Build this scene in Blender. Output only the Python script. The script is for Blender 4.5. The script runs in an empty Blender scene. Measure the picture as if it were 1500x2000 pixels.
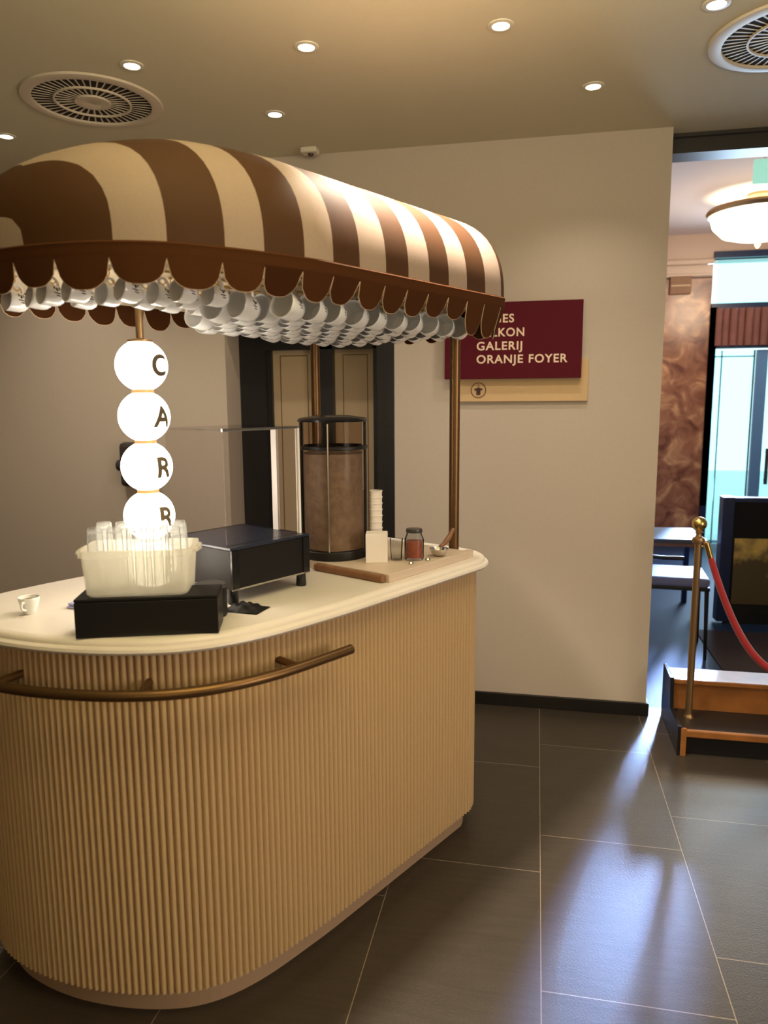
import bpy, bmesh, math, random
from mathutils import Vector, Matrix

random.seed(7)
sc = bpy.context.scene
COL = sc.collection
PI = math.pi
R = math.radians

# ------------------------------------------------------------------ camera
EYE = Vector((0.0, 0.0, 1.5))
yaw, pit, rol = R(11.69), R(8.48), R(-0.366)
fwd = Vector((-math.sin(yaw) * math.cos(pit), math.cos(yaw) * math.cos(pit), -math.sin(pit)))
rgt0 = Vector((math.cos(yaw), math.sin(yaw), 0))
up0 = rgt0.cross(fwd)
rgt = math.cos(rol) * rgt0 + math.sin(rol) * up0
upv = -math.sin(rol) * rgt0 + math.cos(rol) * up0
cam_data = bpy.data.cameras.new('camera')
cam = bpy.data.objects.new('camera', cam_data)
COL.objects.link(cam)
cam.matrix_world = Matrix(((rgt.x, upv.x, -fwd.x, EYE.x), (rgt.y, upv.y, -fwd.y, EYE.y), (rgt.z, upv.z, -fwd.z, EYE.z), (0, 0, 0, 1)))
cam_data.sensor_fit = 'HORIZONTAL'
cam_data.sensor_width = 36.0
cam_data.lens = 36.0 * 1438.6 / 1500.0
cam_data.clip_start = 0.05
cam_data.dof.use_dof = True
cam_data.dof.focus_distance = 2.5
cam_data.dof.aperture_fstop = 4.0
sc.camera = cam
sc.cycles.transparent_max_bounces = 48

# ------------------------------------------------------------------ exposure, sky
vs = sc.view_settings
vs.view_transform = 'Standard'
vs.look = 'None'
vs.gamma = 1.0
vs.use_curve_mapping = False
vs.exposure = 0.0
world = bpy.data.worlds.new('sky')
sc.world = world
world.use_nodes = True
bg = world.node_tree.nodes['Background']
bg.inputs[0].default_value = (0.62, 0.93, 1.0, 1)
bg.inputs[1].default_value = 2.2

SPOT_W = 25.0          # each ceiling downlight
SPOT_COL = (1.0, 0.86, 0.68)
GLOBE_E = 11.5
DAY_W = 55.0


def area(name, loc, target, sx, sy, w, col, spread=180.0):
    d = bpy.data.lights.new(name, 'AREA')
    d.shape = 'RECTANGLE'
    d.size, d.size_y = sx, sy
    d.energy = w
    d.color = col
    d.spread = R(spread)
    o = bpy.data.objects.new(name, d)
    COL.objects.link(o)
    o.location = loc
    o.rotation_euler = (Vector(target) - Vector(loc)).to_track_quat('-Z', 'Y').to_euler()
    return o


# daylight entering through the glass front of the lobby
area('daylight_door', (2.05, 7.85, 1.25), (0.2, 2.2, 0.0), 0.9, 1.6, DAY_W * 0.6, (0.55, 0.75, 1.0), 120)
area('daylight_beam', (1.86, 7.88, 1.15), (0.34, 2.4, 0.0), 0.32, 0.5, 15.0, (0.34, 0.52, 1.0), 8)
area('daylight_transom', (2.3, 7.85, 2.62), (0.6, 3.0, 0.3), 1.6, 0.45, DAY_W * 0.5, (0.6, 0.82, 1.0), 150)
# added area fills standing in for the unseen foyer's warm light
area('foyer_fill', (0.2, -1.4, 1.7), (-0.7, 2.0, 0.3), 2.2, 1.0, 5.0, (1.0, 0.70, 0.38), 110)
area('foyer_right_fill', (2.7, 0.5, 1.5), (-0.8, 1.9, 0.9), 1.2, 1.4, 23.0, (1.0, 0.82, 0.64), 120)  # added fill that brightens the cart's right side
area('ceiling_fill', (-0.1, 0.9, 2.32), (-0.1, 0.95, 2.66), 1.5, 1.0, 54.0, (1.0, 0.91, 0.56))  # added lamp aimed up to brighten the ceiling, no fixture there


# ------------------------------------------------------------------ materials
def mat(name, col, rough=0.5, metal=0.0, emit=None, estr=0.0, trans=0.0, ior=1.45, noise=0.0, nscale=20.0, bump=0.0, bscale=200.0, spec=0.5, coat=0.0, sheen=0.0, alpha=1.0):
    m = bpy.data.materials.new(name)
    m.use_nodes = True
    nt = m.node_tree
    b = nt.nodes['Principled BSDF']
    b.inputs['Base Color'].default_value = (*col, 1)
    b.inputs['Roughness'].default_value = rough
    b.inputs['Metallic'].default_value = metal
    b.inputs['IOR'].default_value = ior
    b.inputs['Specular IOR Level'].default_value = spec
    b.inputs['Transmission Weight'].default_value = trans
    b.inputs['Coat Weight'].default_value = coat
    b.inputs['Sheen Weight'].default_value = sheen
    b.inputs['Alpha'].default_value = alpha
    if emit:
        b.inputs['Emission Color'].default_value = (*emit, 1)
        b.inputs['Emission Strength'].default_value = estr
    tc = None
    if noise > 0:
        tc = nt.nodes.new('ShaderNodeTexCoord')
        n = nt.nodes.new('ShaderNodeTexNoise')
        n.inputs['Scale'].default_value = nscale
        n.inputs['Detail'].default_value = 4
        nt.links.new(tc.outputs['Object'], n.inputs['Vector'])
        mx = nt.nodes.new('ShaderNodeMix')
        mx.data_type = 'RGBA'
        nt.links.new(n.outputs['Fac'], mx.inputs['Factor'])
        mx.inputs['A'].default_value = (*[c * (1 - noise) for c in col], 1)
        mx.inputs['B'].default_value = (*[min(1, c * (1 + noise)) for c in col], 1)
        nt.links.new(mx.outputs['Result'], b.inputs['Base Color'])
    if bump > 0:
        if tc is None:
            tc = nt.nodes.new('ShaderNodeTexCoord')
        n2 = nt.nodes.new('ShaderNodeTexNoise')
        n2.inputs['Scale'].default_value = bscale
        n2.inputs['Detail'].default_value = 2
        nt.links.new(tc.outputs['Object'], n2.inputs['Vector'])
        bp = nt.nodes.new('ShaderNodeBump')
        bp.inputs['Strength'].default_value = bump
        bp.inputs['Distance'].default_value = 0.002
        nt.links.new(n2.outputs['Fac'], bp.inputs['Height'])
        nt.links.new(bp.outputs['Normal'], b.inputs['Normal'])
    return m


M = {}
M['wall'] = mat('wall_plaster', (0.52, 0.445, 0.37), 0.75, noise=0.04, nscale=60, bump=0.25, bscale=260)
M['ceiling'] = mat('ceiling_plaster', (0.64, 0.575, 0.42), 0.8, noise=0.02, nscale=50, bump=0.1, bscale=260)
M['skirting'] = mat('black_skirting', (0.012, 0.010, 0.009), 0.35)
M['ribs'] = mat('sand_painted_reeding', (0.50, 0.345, 0.185), 0.55, noise=0.05, nscale=120)
M['counter'] = mat('cream_counter', (0.72, 0.66, 0.60), 0.35, noise=0.02, nscale=40)
M['plinth'] = mat('sand_plinth', (0.42, 0.29, 0.19), 0.45)
M['bronze'] = mat('bronze_tube', (0.17, 0.095, 0.04), 0.38, metal=0.85)
M['brass'] = mat('brass', (0.72, 0.50, 0.18), 0.25, metal=1.0)
M['brass_dull'] = mat('aged_brass', (0.40, 0.26, 0.13), 0.4, metal=0.9)
M['valance'] = mat('brown_valance_fabric', (0.062, 0.022, 0.007), 0.85, noise=0.12, nscale=300, bump=0.2, bscale=700, spec=0.08)
M['piping'] = mat('beige_piping', (0.62, 0.45, 0.30), 0.8)
M['slats'] = mat('cream_canopy_lining', (0.80, 0.68, 0.50), 0.6)
M['porcelain'] = mat('white_porcelain', (0.83, 0.84, 0.85), 0.12, coat=0.3)
M['black'] = mat('matt_black', (0.006, 0.005, 0.005), 0.45)
M['black_gloss'] = mat('gloss_black', (0.010, 0.010, 0.011), 0.2)
M['dark_grey'] = mat('dark_grey_metal', (0.045, 0.040, 0.038), 0.35)
M['charcoal'] = mat('charcoal_panel', (0.011, 0.0095, 0.010), 0.5, spec=0.2)
M['blue_black'] = mat('blue_black_top', (0.020, 0.026, 0.050), 0.25)
M['steel'] = mat('brushed_steel', (0.65, 0.62, 0.58), 0.25, metal=1.0)
M['beans'] = mat('brown_beans', (0.28, 0.215, 0.17), 0.45, noise=0.45, nscale=45, bump=1.0, bscale=90)
M['white_card'] = mat('white_card', (0.80, 0.74, 0.69), 0.6)
M['board'] = mat('pale_board', (0.60, 0.485, 0.39), 0.45)
M['board_edge'] = mat('brown_board_edge', (0.22, 0.10, 0.045), 0.5, noise=0.3, nscale=40)
M['coffee'] = mat('coffee', (0.16, 0.085, 0.03), 0.15)
M['jam'] = mat('red_brown_contents', (0.36, 0.095, 0.055), 0.4, noise=0.4, nscale=70)
M['packet'] = mat('lilac_packet', (0.42, 0.42, 0.75), 0.5)
M['maroon'] = mat('maroon_sign', (0.090, 0.007, 0.015), 0.6, noise=0.05, nscale=90, spec=0.12)
M['letter'] = mat('cream_lettering', (0.80, 0.62, 0.47), 0.5)
M['plate'] = mat('tan_sign', (0.60, 0.415, 0.22), 0.5)
M['icon'] = mat('dark_brown_icon', (0.06, 0.025, 0.02), 0.5)
M['icon_ring'] = mat('brown_icon_ring', (0.16, 0.085, 0.03), 0.5)
M['globe'] = mat('opal_globe', (1, 0.95, 0.88), 0.3, emit=(1.0, 0.88, 0.71), estr=GLOBE_E)
M['globe_collar'] = mat('brass_collar', (0.36, 0.22, 0.09), 0.4, metal=0.3)
M['letter_dark'] = mat('bronze_letter', (0.16, 0.12, 0.07), 0.6)
M['bulb'] = mat('lit_bulb', (1, 1, 1), 0.5, emit=(1.0, 0.90, 0.70), estr=9.0)
M['trim'] = mat('white_trim', (0.72, 0.66, 0.54), 0.4)
M['vent_metal'] = mat('vent_metal', (0.66, 0.56, 0.44), 0.4)
M['vent_dark'] = mat('vent_dark', (0.010, 0.006, 0.006), 0.8)
M['door_panel'] = mat('beige_door', (0.48, 0.37, 0.235), 0.5)
M['door_frame'] = mat('black_door_frame', (0.016, 0.015, 0.015), 0.4)
M['wood'] = mat('orange_wood', (0.30, 0.115, 0.030), 0.35, noise=0.4, nscale=14)
M['dark_tread'] = mat('dark_tread', (0.018, 0.012, 0.009), 0.5)
M['marble'] = mat('pale_trim', (0.55, 0.40, 0.32), 0.3)
M['mauve'] = mat('lobby_plaster', (0.62, 0.54, 0.56), 0.8)
M['navy'] = mat('navy_paint', (0.012, 0.022, 0.065), 0.35)
M['curtain'] = mat('red_brown_curtain', (0.20, 0.075, 0.06), 0.8, noise=0.3, nscale=9)
M['seat'] = mat('lavender_seat', (0.15, 0.16, 0.27), 0.8)
M['rope'] = mat('red_velvet', (0.42, 0.012, 0.022), 0.7, sheen=0.5)
M['lampglass'] = mat('crystal_bowl', (1, 0.95, 0.85), 0.3, emit=(1.0, 0.90, 0.66), estr=4.0)
M['exit'] = mat('mint_sign', (0.5, 0.9, 0.7), 0.5, emit=(0.42, 0.80, 0.62), estr=0.55)
M['table_top'] = mat('grey_table_top', (0.07, 0.08, 0.10), 0.6)
M['mat'] = mat('dark_doormat', (0.030, 0.016, 0.016), 0.85)
M['lobby_floor'] = mat('blue_grey_lobby_floor', (0.020, 0.040, 0.090), 0.60, spec=0.2, noise=0.15, nscale=5)
M['facade_blue'] = mat('blue_door_leaf', (0.12, 0.25, 0.48), 0.4)


def thin_glass(name, tint, gloss=0.12, rough=0.03):
    m = bpy.data.materials.new(name)
    m.use_nodes = True
    nt = m.node_tree
    nt.nodes.remove(nt.nodes['Principled BSDF'])
    out = nt.nodes['Material Output']
    tr = nt.nodes.new('ShaderNodeBsdfTransparent')
    tr.inputs[0].default_value = (*tint, 1)
    gl = nt.nodes.new('ShaderNodeBsdfGlossy')
    gl.inputs['Roughness'].default_value = rough
    lw = nt.nodes.new('ShaderNodeLayerWeight')
    lw.inputs['Blend'].default_value = gloss
    mx = nt.nodes.new('ShaderNodeMixShader')
    nt.links.new(lw.outputs['Fresnel'], mx.inputs[0])
    nt.links.new(tr.outputs[0], mx.inputs[1])
    nt.links.new(gl.outputs[0], mx.inputs[2])
    nt.links.new(mx.outputs[0], out.inputs[0])
    return m


def brightened_glass(name):
    m = thin_glass(name, (0.95, 0.96, 0.96), 0.10)
    nt = m.node_tree
    out = nt.nodes['Material Output']
    src = out.inputs[0].links[0].from_socket
    tl = nt.nodes.new('ShaderNodeBsdfTranslucent')
    tl.inputs[0].default_value = (0.95, 0.95, 0.93, 1)
    mx = nt.nodes.new('ShaderNodeMixShader')
    mx.inputs[0].default_value = 0.14  # white translucent share put in to brighten the dark glass interiors
    nt.links.new(src, mx.inputs[1])
    nt.links.new(tl.outputs[0], mx.inputs[2])
    nt.links.new(mx.outputs[0], out.inputs[0])
    return m


def frosted_plastic():
    m = bpy.data.materials.new('frosted_plastic')
    m.use_nodes = True
    nt = m.node_tree
    b = nt.nodes['Principled BSDF']
    b.inputs['Base Color'].default_value = (0.90, 0.86, 0.77, 1)
    b.inputs['Roughness'].default_value = 0.3
    out = nt.nodes['Material Output']
    tl = nt.nodes.new('ShaderNodeBsdfTranslucent')
    tl.inputs[0].default_value = (0.95, 0.92, 0.84, 1)
    tr = nt.nodes.new('ShaderNodeBsdfTransparent')
    tr.inputs[0].default_value = (0.96, 0.95, 0.92, 1)
    m1 = nt.nodes.new('ShaderNodeMixShader')
    m1.inputs[0].default_value = 0.55
    nt.links.new(b.outputs[0], m1.inputs[1])
    nt.links.new(tl.outputs[0], m1.inputs[2])
    m2 = nt.nodes.new('ShaderNodeMixShader')
    m2.inputs[0].default_value = 0.50
    nt.links.new(m1.outputs[0], m2.inputs[1])
    nt.links.new(tr.outputs[0], m2.inputs[2])
    nt.links.new(m2.outputs[0], out.inputs[0])
    return m


M['glass'] = thin_glass('clear_glass', (0.93, 0.94, 0.94), 0.12)
M['acrylic'] = thin_glass('clear_acrylic', (0.93, 0.92, 0.92), 0.10)
M['pane'] = thin_glass('window_glass', (0.82, 0.99, 1.0), 0.08, 0.0)
M['smoke'] = thin_glass('smoky_canister', (0.88, 0.84, 0.80), 0.10, 0.06)
M['frosted'] = frosted_plastic()


def floor_material():
    m = bpy.data.materials.new('slate_tiles')
    m.use_nodes = True
    nt = m.node_tree
    L = nt.links.new
    b = nt.nodes['Principled BSDF']
    g = nt.nodes.new('ShaderNodeNewGeometry')
    s = nt.nodes.new('ShaderNodeSeparateXYZ')
    L(g.outputs['Position'], s.inputs[0])

    def mth(op, a, c=None):
        n = nt.nodes.new('ShaderNodeMath')
        n.operation = op
        for i, v in enumerate((a, c)):
            if v is None:
                continue
            if isinstance(v, (int, float)):
                n.inputs[i].default_value = v
            else:
                L(v, n.inputs[i])
        return n.outputs[0]
    TX, TY = 0.467, 0.703
    xs = mth('DIVIDE', mth('SUBTRACT', s.outputs[0], 0.045), TX)
    ci = mth('FLOOR', xs)
    fx = mth('SUBTRACT', xs, ci)
    ys = mth('DIVIDE', mth('SUBTRACT', s.outputs[1], mth('ADD', 2.44, mth('MULTIPLY', ci, 0.21))), TY)
    ri = mth('FLOOR', ys)
    fy = mth('SUBTRACT', ys, ri)
    dx = mth('MULTIPLY', mth('MINIMUM', fx, mth('SUBTRACT', 1.0, fx)), TX)
    dy = mth('MULTIPLY', mth('MINIMUM', fy, mth('SUBTRACT', 1.0, fy)), TY)
    joint = mth('LESS_THAN', mth('MINIMUM', dx, dy), 0.0011)
    wn = nt.nodes.new('ShaderNodeTexWhiteNoise')
    wn.noise_dimensions = '2D'
    cv = nt.nodes.new('ShaderNodeCombineXYZ')
    L(ci, cv.inputs[0])
    L(ri, cv.inputs[1])
    L(cv.outputs[0], wn.inputs['Vector'])
    mp = nt.nodes.new('ShaderNodeMapping')
    mp.inputs['Scale'].default_value = (6, 60, 1)
    L(g.outputs['Position'], mp.inputs[0])
    n1 = nt.nodes.new('ShaderNodeTexNoise')
    n1.inputs['Scale'].default_value = 1.0
    n1.inputs['Detail'].default_value = 5
    L(mp.outputs[0], n1.inputs['Vector'])
    n2 = nt.nodes.new('ShaderNodeTexNoise')
    n2.inputs['Scale'].default_value = 180
    n2.inputs['Detail'].default_value = 3
    L(g.outputs['Position'], n2.inputs['Vector'])
    v = mth('ADD', mth('MULTIPLY', n1.outputs['Fac'], 0.5), mth('ADD', mth('MULTIPLY', n2.outputs['Fac'], 0.55), mth('MULTIPLY', wn.outputs['Value'], 0.15)))
    cr = nt.nodes.new('ShaderNodeValToRGB')
    cr.color_ramp.elements[0].position = 0.3
    cr.color_ramp.elements[0].color = (0.020, 0.0145, 0.010, 1)
    cr.color_ramp.elements[1].position = 0.85
    cr.color_ramp.elements[1].color = (0.047, 0.036, 0.026, 1)
    L(v, cr.inputs[0])
    mx = nt.nodes.new('ShaderNodeMix')
    mx.data_type = 'RGBA'
    L(joint, mx.inputs['Factor'])
    L(cr.outputs[0], mx.inputs['A'])
    mx.inputs['B'].default_value = (0.23, 0.18, 0.125, 1)
    L(mx.outputs['Result'], b.inputs['Base Color'])
    b.inputs['Roughness'].default_value = 0.36
    b.inputs['Specular IOR Level'].default_value = 0.45
    bp = nt.nodes.new('ShaderNodeBump')
    bp.inputs['Strength'].default_value = 0.35
    bp.inputs['Distance'].default_value = 0.0015
    L(n2.outputs['Fac'], bp.inputs['Height'])
    L(bp.outputs['Normal'], b.inputs['Normal'])
    return m


M['floor'] = floor_material()


def stripe_material(bounds):
    """Canopy cloth: stripes across the cart, switching at the listed positions along its length (object y)."""
    m = bpy.data.materials.new('striped_canvas')
    m.use_nodes = True
    nt = m.node_tree
    L = nt.links.new
    b = nt.nodes['Principled BSDF']
    tc = nt.nodes.new('ShaderNodeTexCoord')
    s = nt.nodes.new('ShaderNodeSeparateXYZ')
    L(tc.outputs['Object'], s.inputs[0])
    mr = nt.nodes.new('ShaderNodeMapRange')
    mr.inputs[1].default_value = -1.0
    mr.inputs[2].default_value = 1.0

    def mth(op, a, c, clamp=False):
        nd = nt.nodes.new('ShaderNodeMath')
        nd.operation = op
        nd.use_clamp = clamp
        for i, v in enumerate((a, c)):
            if isinstance(v, (int, float)):
                nd.inputs[i].default_value = v
            else:
                L(v, nd.inputs[i])
        return nd.outputs[0]
    # the rounded near end is sewn from panels whose seams bow outwards at the middle
    ax = mth('SUBTRACT', 1.0, mth('MULTIPLY', mth('ABSOLUTE', s.outputs[0], 0.0), 4.0), True)
    ay = mth('MULTIPLY', mth('SUBTRACT', 0.90 - 1.45, s.outputs[1]), 10.0, True)
    bow = mth('MULTIPLY', mth('MULTIPLY', ax, ay), 0.045)
    L(mth('ADD', s.outputs[1], bow), mr.inputs[0])
    cr = nt.nodes.new('ShaderNodeValToRGB')
    cr.color_ramp.interpolation = 'CONSTANT'
    light = (0.35, 0.262, 0.212, 1)
    dark = (0.066, 0.027, 0.0095, 1)
    els = cr.color_ramp.elements
    els[0].position = 0.0
    els[0].color = dark
    els[1].position = (bounds[0] + 1) / 2
    els[1].color = light
    k = 0
    for v in bounds[1:]:
        e = els.new((v + 1) / 2)
        e.color = dark if k % 2 == 0 else light
        k += 1
    L(mr.outputs[0], cr.inputs[0])
    n = nt.nodes.new('ShaderNodeTexNoise')
    n.inputs['Scale'].default_value = 500
    L(tc.outputs['Object'], n.inputs['Vector'])
    mu = nt.nodes.new('ShaderNodeMix')
    mu.data_type = 'RGBA'
    mu.blend_type = 'MULTIPLY'
    mu.inputs['Factor'].default_value = 0.35
    L(cr.outputs[0], mu.inputs['A'])
    L(n.outputs['Fac'], mu.inputs['B'])
    L(mu.outputs['Result'], b.inputs['Base Color'])
    b.inputs['Roughness'].default_value = 0.6
    b.inputs['Specular IOR Level'].default_value = 0.15
    bp = nt.nodes.new('ShaderNodeBump')
    bp.inputs['Strength'].default_value = 0.12
    bp.inputs['Distance'].default_value = 0.001
    L(n.outputs['Fac'], bp.inputs['Height'])
    L(bp.outputs['Normal'], b.inputs['Normal'])
    return m


def mug_material():
    """White porcelain with a small dark printed mark on the side facing local +x."""
    m = bpy.data.materials.new('printed_porcelain')
    m.use_nodes = True
    nt = m.node_tree
    L = nt.links.new
    b = nt.nodes['Principled BSDF']
    tc = nt.nodes.new('ShaderNodeTexCoord')
    s = nt.nodes.new('ShaderNodeSeparateXYZ')
    L(tc.outputs['Object'], s.inputs[0])

    def mth(op, a, c=None):
        n = nt.nodes.new('ShaderNodeMath')
        n.operation = op
        for i, v in enumerate((a, c)):
            if v is None:
                continue
            if isinstance(v, (int, float)):
                n.inputs[i].default_value = v
            else:
                L(v, n.inputs[i])
        return n.outputs[0]
    x, y, z = s.outputs[0], s.outputs[1], s.outputs[2]

    def blob(cy, cz, ry, rz):
        a = mth('DIVIDE', mth('SUBTRACT', y, cy), ry)
        c = mth('DIVIDE', mth('SUBTRACT', z, cz), rz)
        return mth('LESS_THAN', mth('ADD', mth('MULTIPLY', a, a), mth('MULTIPLY', c, c)), 1.0)
    parts = [blob(0.000, 0.010, 0.0032, 0.0045), blob(-0.006, 0.013, 0.0022, 0.0035), blob(0.006, 0.013, 0.0022, 0.0035), blob(0.0, 0.002, 0.0085, 0.0014), blob(0.004, -0.003, 0.006, 0.0012)]
    acc = parts[0]
    for p in parts[1:]:
        acc = mth('MAXIMUM', acc, p)
    acc = mth('MULTIPLY', acc, mth('GREATER_THAN', x, 0.015))
    mx = nt.nodes.new('ShaderNodeMix')
    mx.data_type = 'RGBA'
    L(acc, mx.inputs['Factor'])
    mx.inputs['A'].default_value = (0.83, 0.84, 0.85, 1)
    mx.inputs['B'].default_value = (0.03, 0.015, 0.02, 1)
    L(mx.outputs['Result'], b.inputs['Base Color'])
    b.inputs['Roughness'].default_value = 0.12
    b.inputs['Coat Weight'].default_value = 0.3
    return m


def veined_marble():
    m = bpy.data.materials.new('red_brown_marble')
    m.use_nodes = True
    nt = m.node_tree
    L = nt.links.new
    b = nt.nodes['Principled BSDF']
    tc = nt.nodes.new('ShaderNodeTexCoord')
    n = nt.nodes.new('ShaderNodeTexNoise')
    n.inputs['Scale'].default_value = 5
    n.inputs['Detail'].default_value = 8
    n.inputs['Distortion'].default_value = 1.2
    L(tc.outputs['Object'], n.inputs['Vector'])
    cr = nt.nodes.new('ShaderNodeValToRGB')
    e = cr.color_ramp.elements
    e[0].position, e[0].color = 0.32, (0.15, 0.05, 0.032, 1)
    e[1].position, e[1].color = 0.72, (0.68, 0.38, 0.20, 1)
    x = e.new(0.55)
    x.color = (0.36, 0.155, 0.09, 1)
    L(n.outputs['Fac'], cr.inputs[0])
    L(cr.outputs[0], b.inputs['Base Color'])
    b.inputs['Roughness'].default_value = 0.25
    return m


def poster_material():
    m = bpy.data.materials.new('golden_picture')
    m.use_nodes = True
    nt = m.node_tree
    L = nt.links.new
    b = nt.nodes['Principled BSDF']
    tc = nt.nodes.new('ShaderNodeTexCoord')
    n = nt.nodes.new('ShaderNodeTexNoise')
    n.inputs['Scale'].default_value = 9
    n.inputs['Detail'].default_value = 5
    L(tc.outputs['Object'], n.inputs['Vector'])
    s = nt.nodes.new('ShaderNodeSeparateXYZ')
    L(tc.outputs['Object'], s.inputs[0])
    a = nt.nodes.new('ShaderNodeMath')
    a.operation = 'MULTIPLY_ADD'
    L(s.outputs[2], a.inputs[0])
    a.inputs[1].default_value = 1.3
    L(n.outputs['Fac'], a.inputs[2])
    cr = nt.nodes.new('ShaderNodeValToRGB')
    e = cr.color_ramp.elements
    e[0].position, e[0].color = 0.55, (0.10, 0.07, 0.03, 1)
    e[1].position, e[1].color = 1.0, (0.40, 0.24, 0.11, 1)
    x = e.new(0.86)
    x.color = (0.80, 0.52, 0.13, 1)
    L(a.outputs[0], cr.inputs[0])
    L(cr.outputs[0], b.inputs['Base Color'])
    b.inputs['Roughness'].default_value = 0.35
    return m


M['red_marble'] = veined_marble()
M['picture'] = poster_material()
M['mug'] = mug_material()


# ------------------------------------------------------------------ mesh helpers
class MB:
    def __init__(self):
        self.v, self.f, self.mi, self.sm = [], [], [], []

    def add(self, vs_, fs_, mi=0, smooth=True):
        o = len(self.v)
        self.v += [tuple(p) for p in vs_]
        for f in fs_:
            self.f.append(tuple(i + o for i in f))
            self.mi.append(mi)
            self.sm.append(smooth)

    def box(self, c, s, rot=0.0, mi=0, bevel=0.0):
        bm = bmesh.new()
        bmesh.ops.create_cube(bm, size=1.0)
        for v in bm.verts:
            v.co = Vector((v.co.x * s[0], v.co.y * s[1], v.co.z * s[2]))
        if bevel > 0:
            bmesh.ops.bevel(bm, geom=list(bm.edges), offset=bevel, segments=2, profile=0.5, affect='EDGES')
        cr, sr = math.cos(rot), math.sin(rot)
        vs_ = [(c[0] + v.co.x * cr - v.co.y * sr, c[1] + v.co.x * sr + v.co.y * cr, c[2] + v.co.z) for v in bm.verts]
        bm.verts.index_update()
        fs_ = [[v.index for v in f.verts] for f in bm.faces]
        bm.free()
        self.add(vs_, fs_, mi, False)
        return self

    def lathe(self, prof, c=(0, 0, 0), seg=32, mi=0, smooth=True):
        """prof: (radius, height) pairs, turned around z."""
        vs_, fs_ = [], []
        n = len(prof)
        for i in range(seg):
            a = 2 * PI * i / seg
            for r, z in prof:
                vs_.append((c[0] + r * math.cos(a), c[1] + r * math.sin(a), c[2] + z))
        for i in range(seg):
            j = (i + 1) % seg
            for k in range(n - 1):
                a, b_, d, e = i * n + k, j * n + k, j * n + k + 1, i * n + k + 1
                if prof[k][0] < 1e-9 and prof[k + 1][0] < 1e-9:
                    continue
                if prof[k][0] < 1e-9:
                    fs_.append((a, d, e))
                elif prof[k + 1][0] < 1e-9:
                    fs_.append((a, b_, d))
                else:
                    fs_.append((a, b_, d, e))
        self.add(vs_, fs_, mi, smooth)
        return self

    def tube(self, pts, r, seg=10, mi=0, closed=False, caps=True):
        pts = [Vector(p) for p in pts]
        n = len(pts)
        rs = r if isinstance(r, (list, tuple)) else [r] * n
        vs_, fs_ = [], []
        prev = None
        for i, p in enumerate(pts):
            if closed:
                t = pts[(i + 1) % n] - pts[i - 1]
            else:
                t = pts[min(i + 1, n - 1)] - pts[max(i - 1, 0)]
            t.normalize()
            if prev is None:
                ref = Vector((0, 0, 1)) if abs(t.z) < 0.9 else Vector((1, 0, 0))
                x = t.cross(ref).normalized()
            else:
                x = (prev - t * prev.dot(t)).normalized()
            prev = x
            y = t.cross(x)
            for k in range(seg):
                a = 2 * PI * k / seg
                vs_.append(p + rs[i] * (math.cos(a) * x + math.sin(a) * y))
        m = n if closed else n - 1
        for i in range(m):
            j = (i + 1) % n
            for k in range(seg):
                l = (k + 1) % seg
                fs_.append((i * seg + k, i * seg + l, j * seg + l, j * seg + k))
        if caps and not closed:
            fs_.append(tuple(range(seg))[::-1])
            fs_.append(tuple((n - 1) * seg + k for k in range(seg)))
        self.add(vs_, fs_, mi, True)
        return self

    def prism(self, poly, z0, z1, mi=0):
        """vertical prism over a 2-D polygon"""
        n = len(poly)
        vs_ = [(p[0], p[1], z0) for p in poly] + [(p[0], p[1], z1) for p in poly]
        fs_ = [tuple(range(n))[::-1], tuple(range(n, 2 * n))]
        for i in range(n):
            j = (i + 1) % n
            fs_.append((i, j, n + j, n + i))
        self.add(vs_, fs_, mi, False)
        return self

    def build(self, name, mats, parent=None, loc=None, rot=None):
        me = bpy.data.meshes.new(name)
        me.from_pydata(self.v, [], self.f)
        if not isinstance(mats, (list, tuple)):
            mats = [mats]
        for m_ in mats:
            me.materials.append(m_)
        me.polygons.foreach_set('material_index', self.mi)
        me.polygons.foreach_set('use_smooth', self.sm)
        bm = bmesh.new()
        bm.from_mesh(me)
        bmesh.ops.recalc_face_normals(bm, faces=list(bm.faces))
        bm.to_mesh(me)
        bm.free()
        if any(self.sm):
            try:
                me.set_sharp_from_angle(angle=R(40))
            except Exception:
                pass
        me.update()
        o = bpy.data.objects.new(name, me)
        COL.objects.link(o)
        if parent is not None:
            o.parent = parent
        if loc is not None:
            o.location = loc
        if rot is not None:
            o.rotation_euler = rot
        return o


def tag(o, label, cat, group=None):
    o['label'] = label
    o['category'] = cat
    if group:
        o['group'] = group
    return o


def thing(name, label, cat, loc=(0, 0, 0), rotz=0.0, group=None):
    o = bpy.data.objects.new(name, None)
    o.empty_display_size = 0.05
    COL.objects.link(o)
    o.location = loc
    o.rotation_euler = (0, 0, rotz)
    return tag(o, label, cat, group)


def struct(o):
    o['kind'] = 'structure'
    return o


def text_mesh(s, size, depth=0.0, bold=0.0, spacing=1.0, align='LEFT'):
    cu = bpy.data.curves.new('lettering', 'FONT')
    cu.body = s
    cu.size = size
    cu.extrude = depth
    cu.offset = bold
    cu.space_character = spacing
    cu.align_x = align
    tmp = bpy.data.objects.new('lettering_source', cu)
    COL.objects.link(tmp)
    dg = bpy.context.evaluated_depsgraph_get()
    dg.update()
    me = bpy.data.meshes.new_from_object(tmp.evaluated_get(dg))
    bpy.data.objects.remove(tmp)
    bpy.data.curves.remove(cu)
    me.materials.clear()
    return me


def ordinal(i):
    return ['first', 'second', 'third', 'fourth', 'fifth', 'sixth', 'seventh', 'eighth', 'ninth', 'tenth', 'eleventh', 'twelfth', 'thirteenth', 'fourteenth', 'fifteenth', 'sixteenth'][i]


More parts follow.
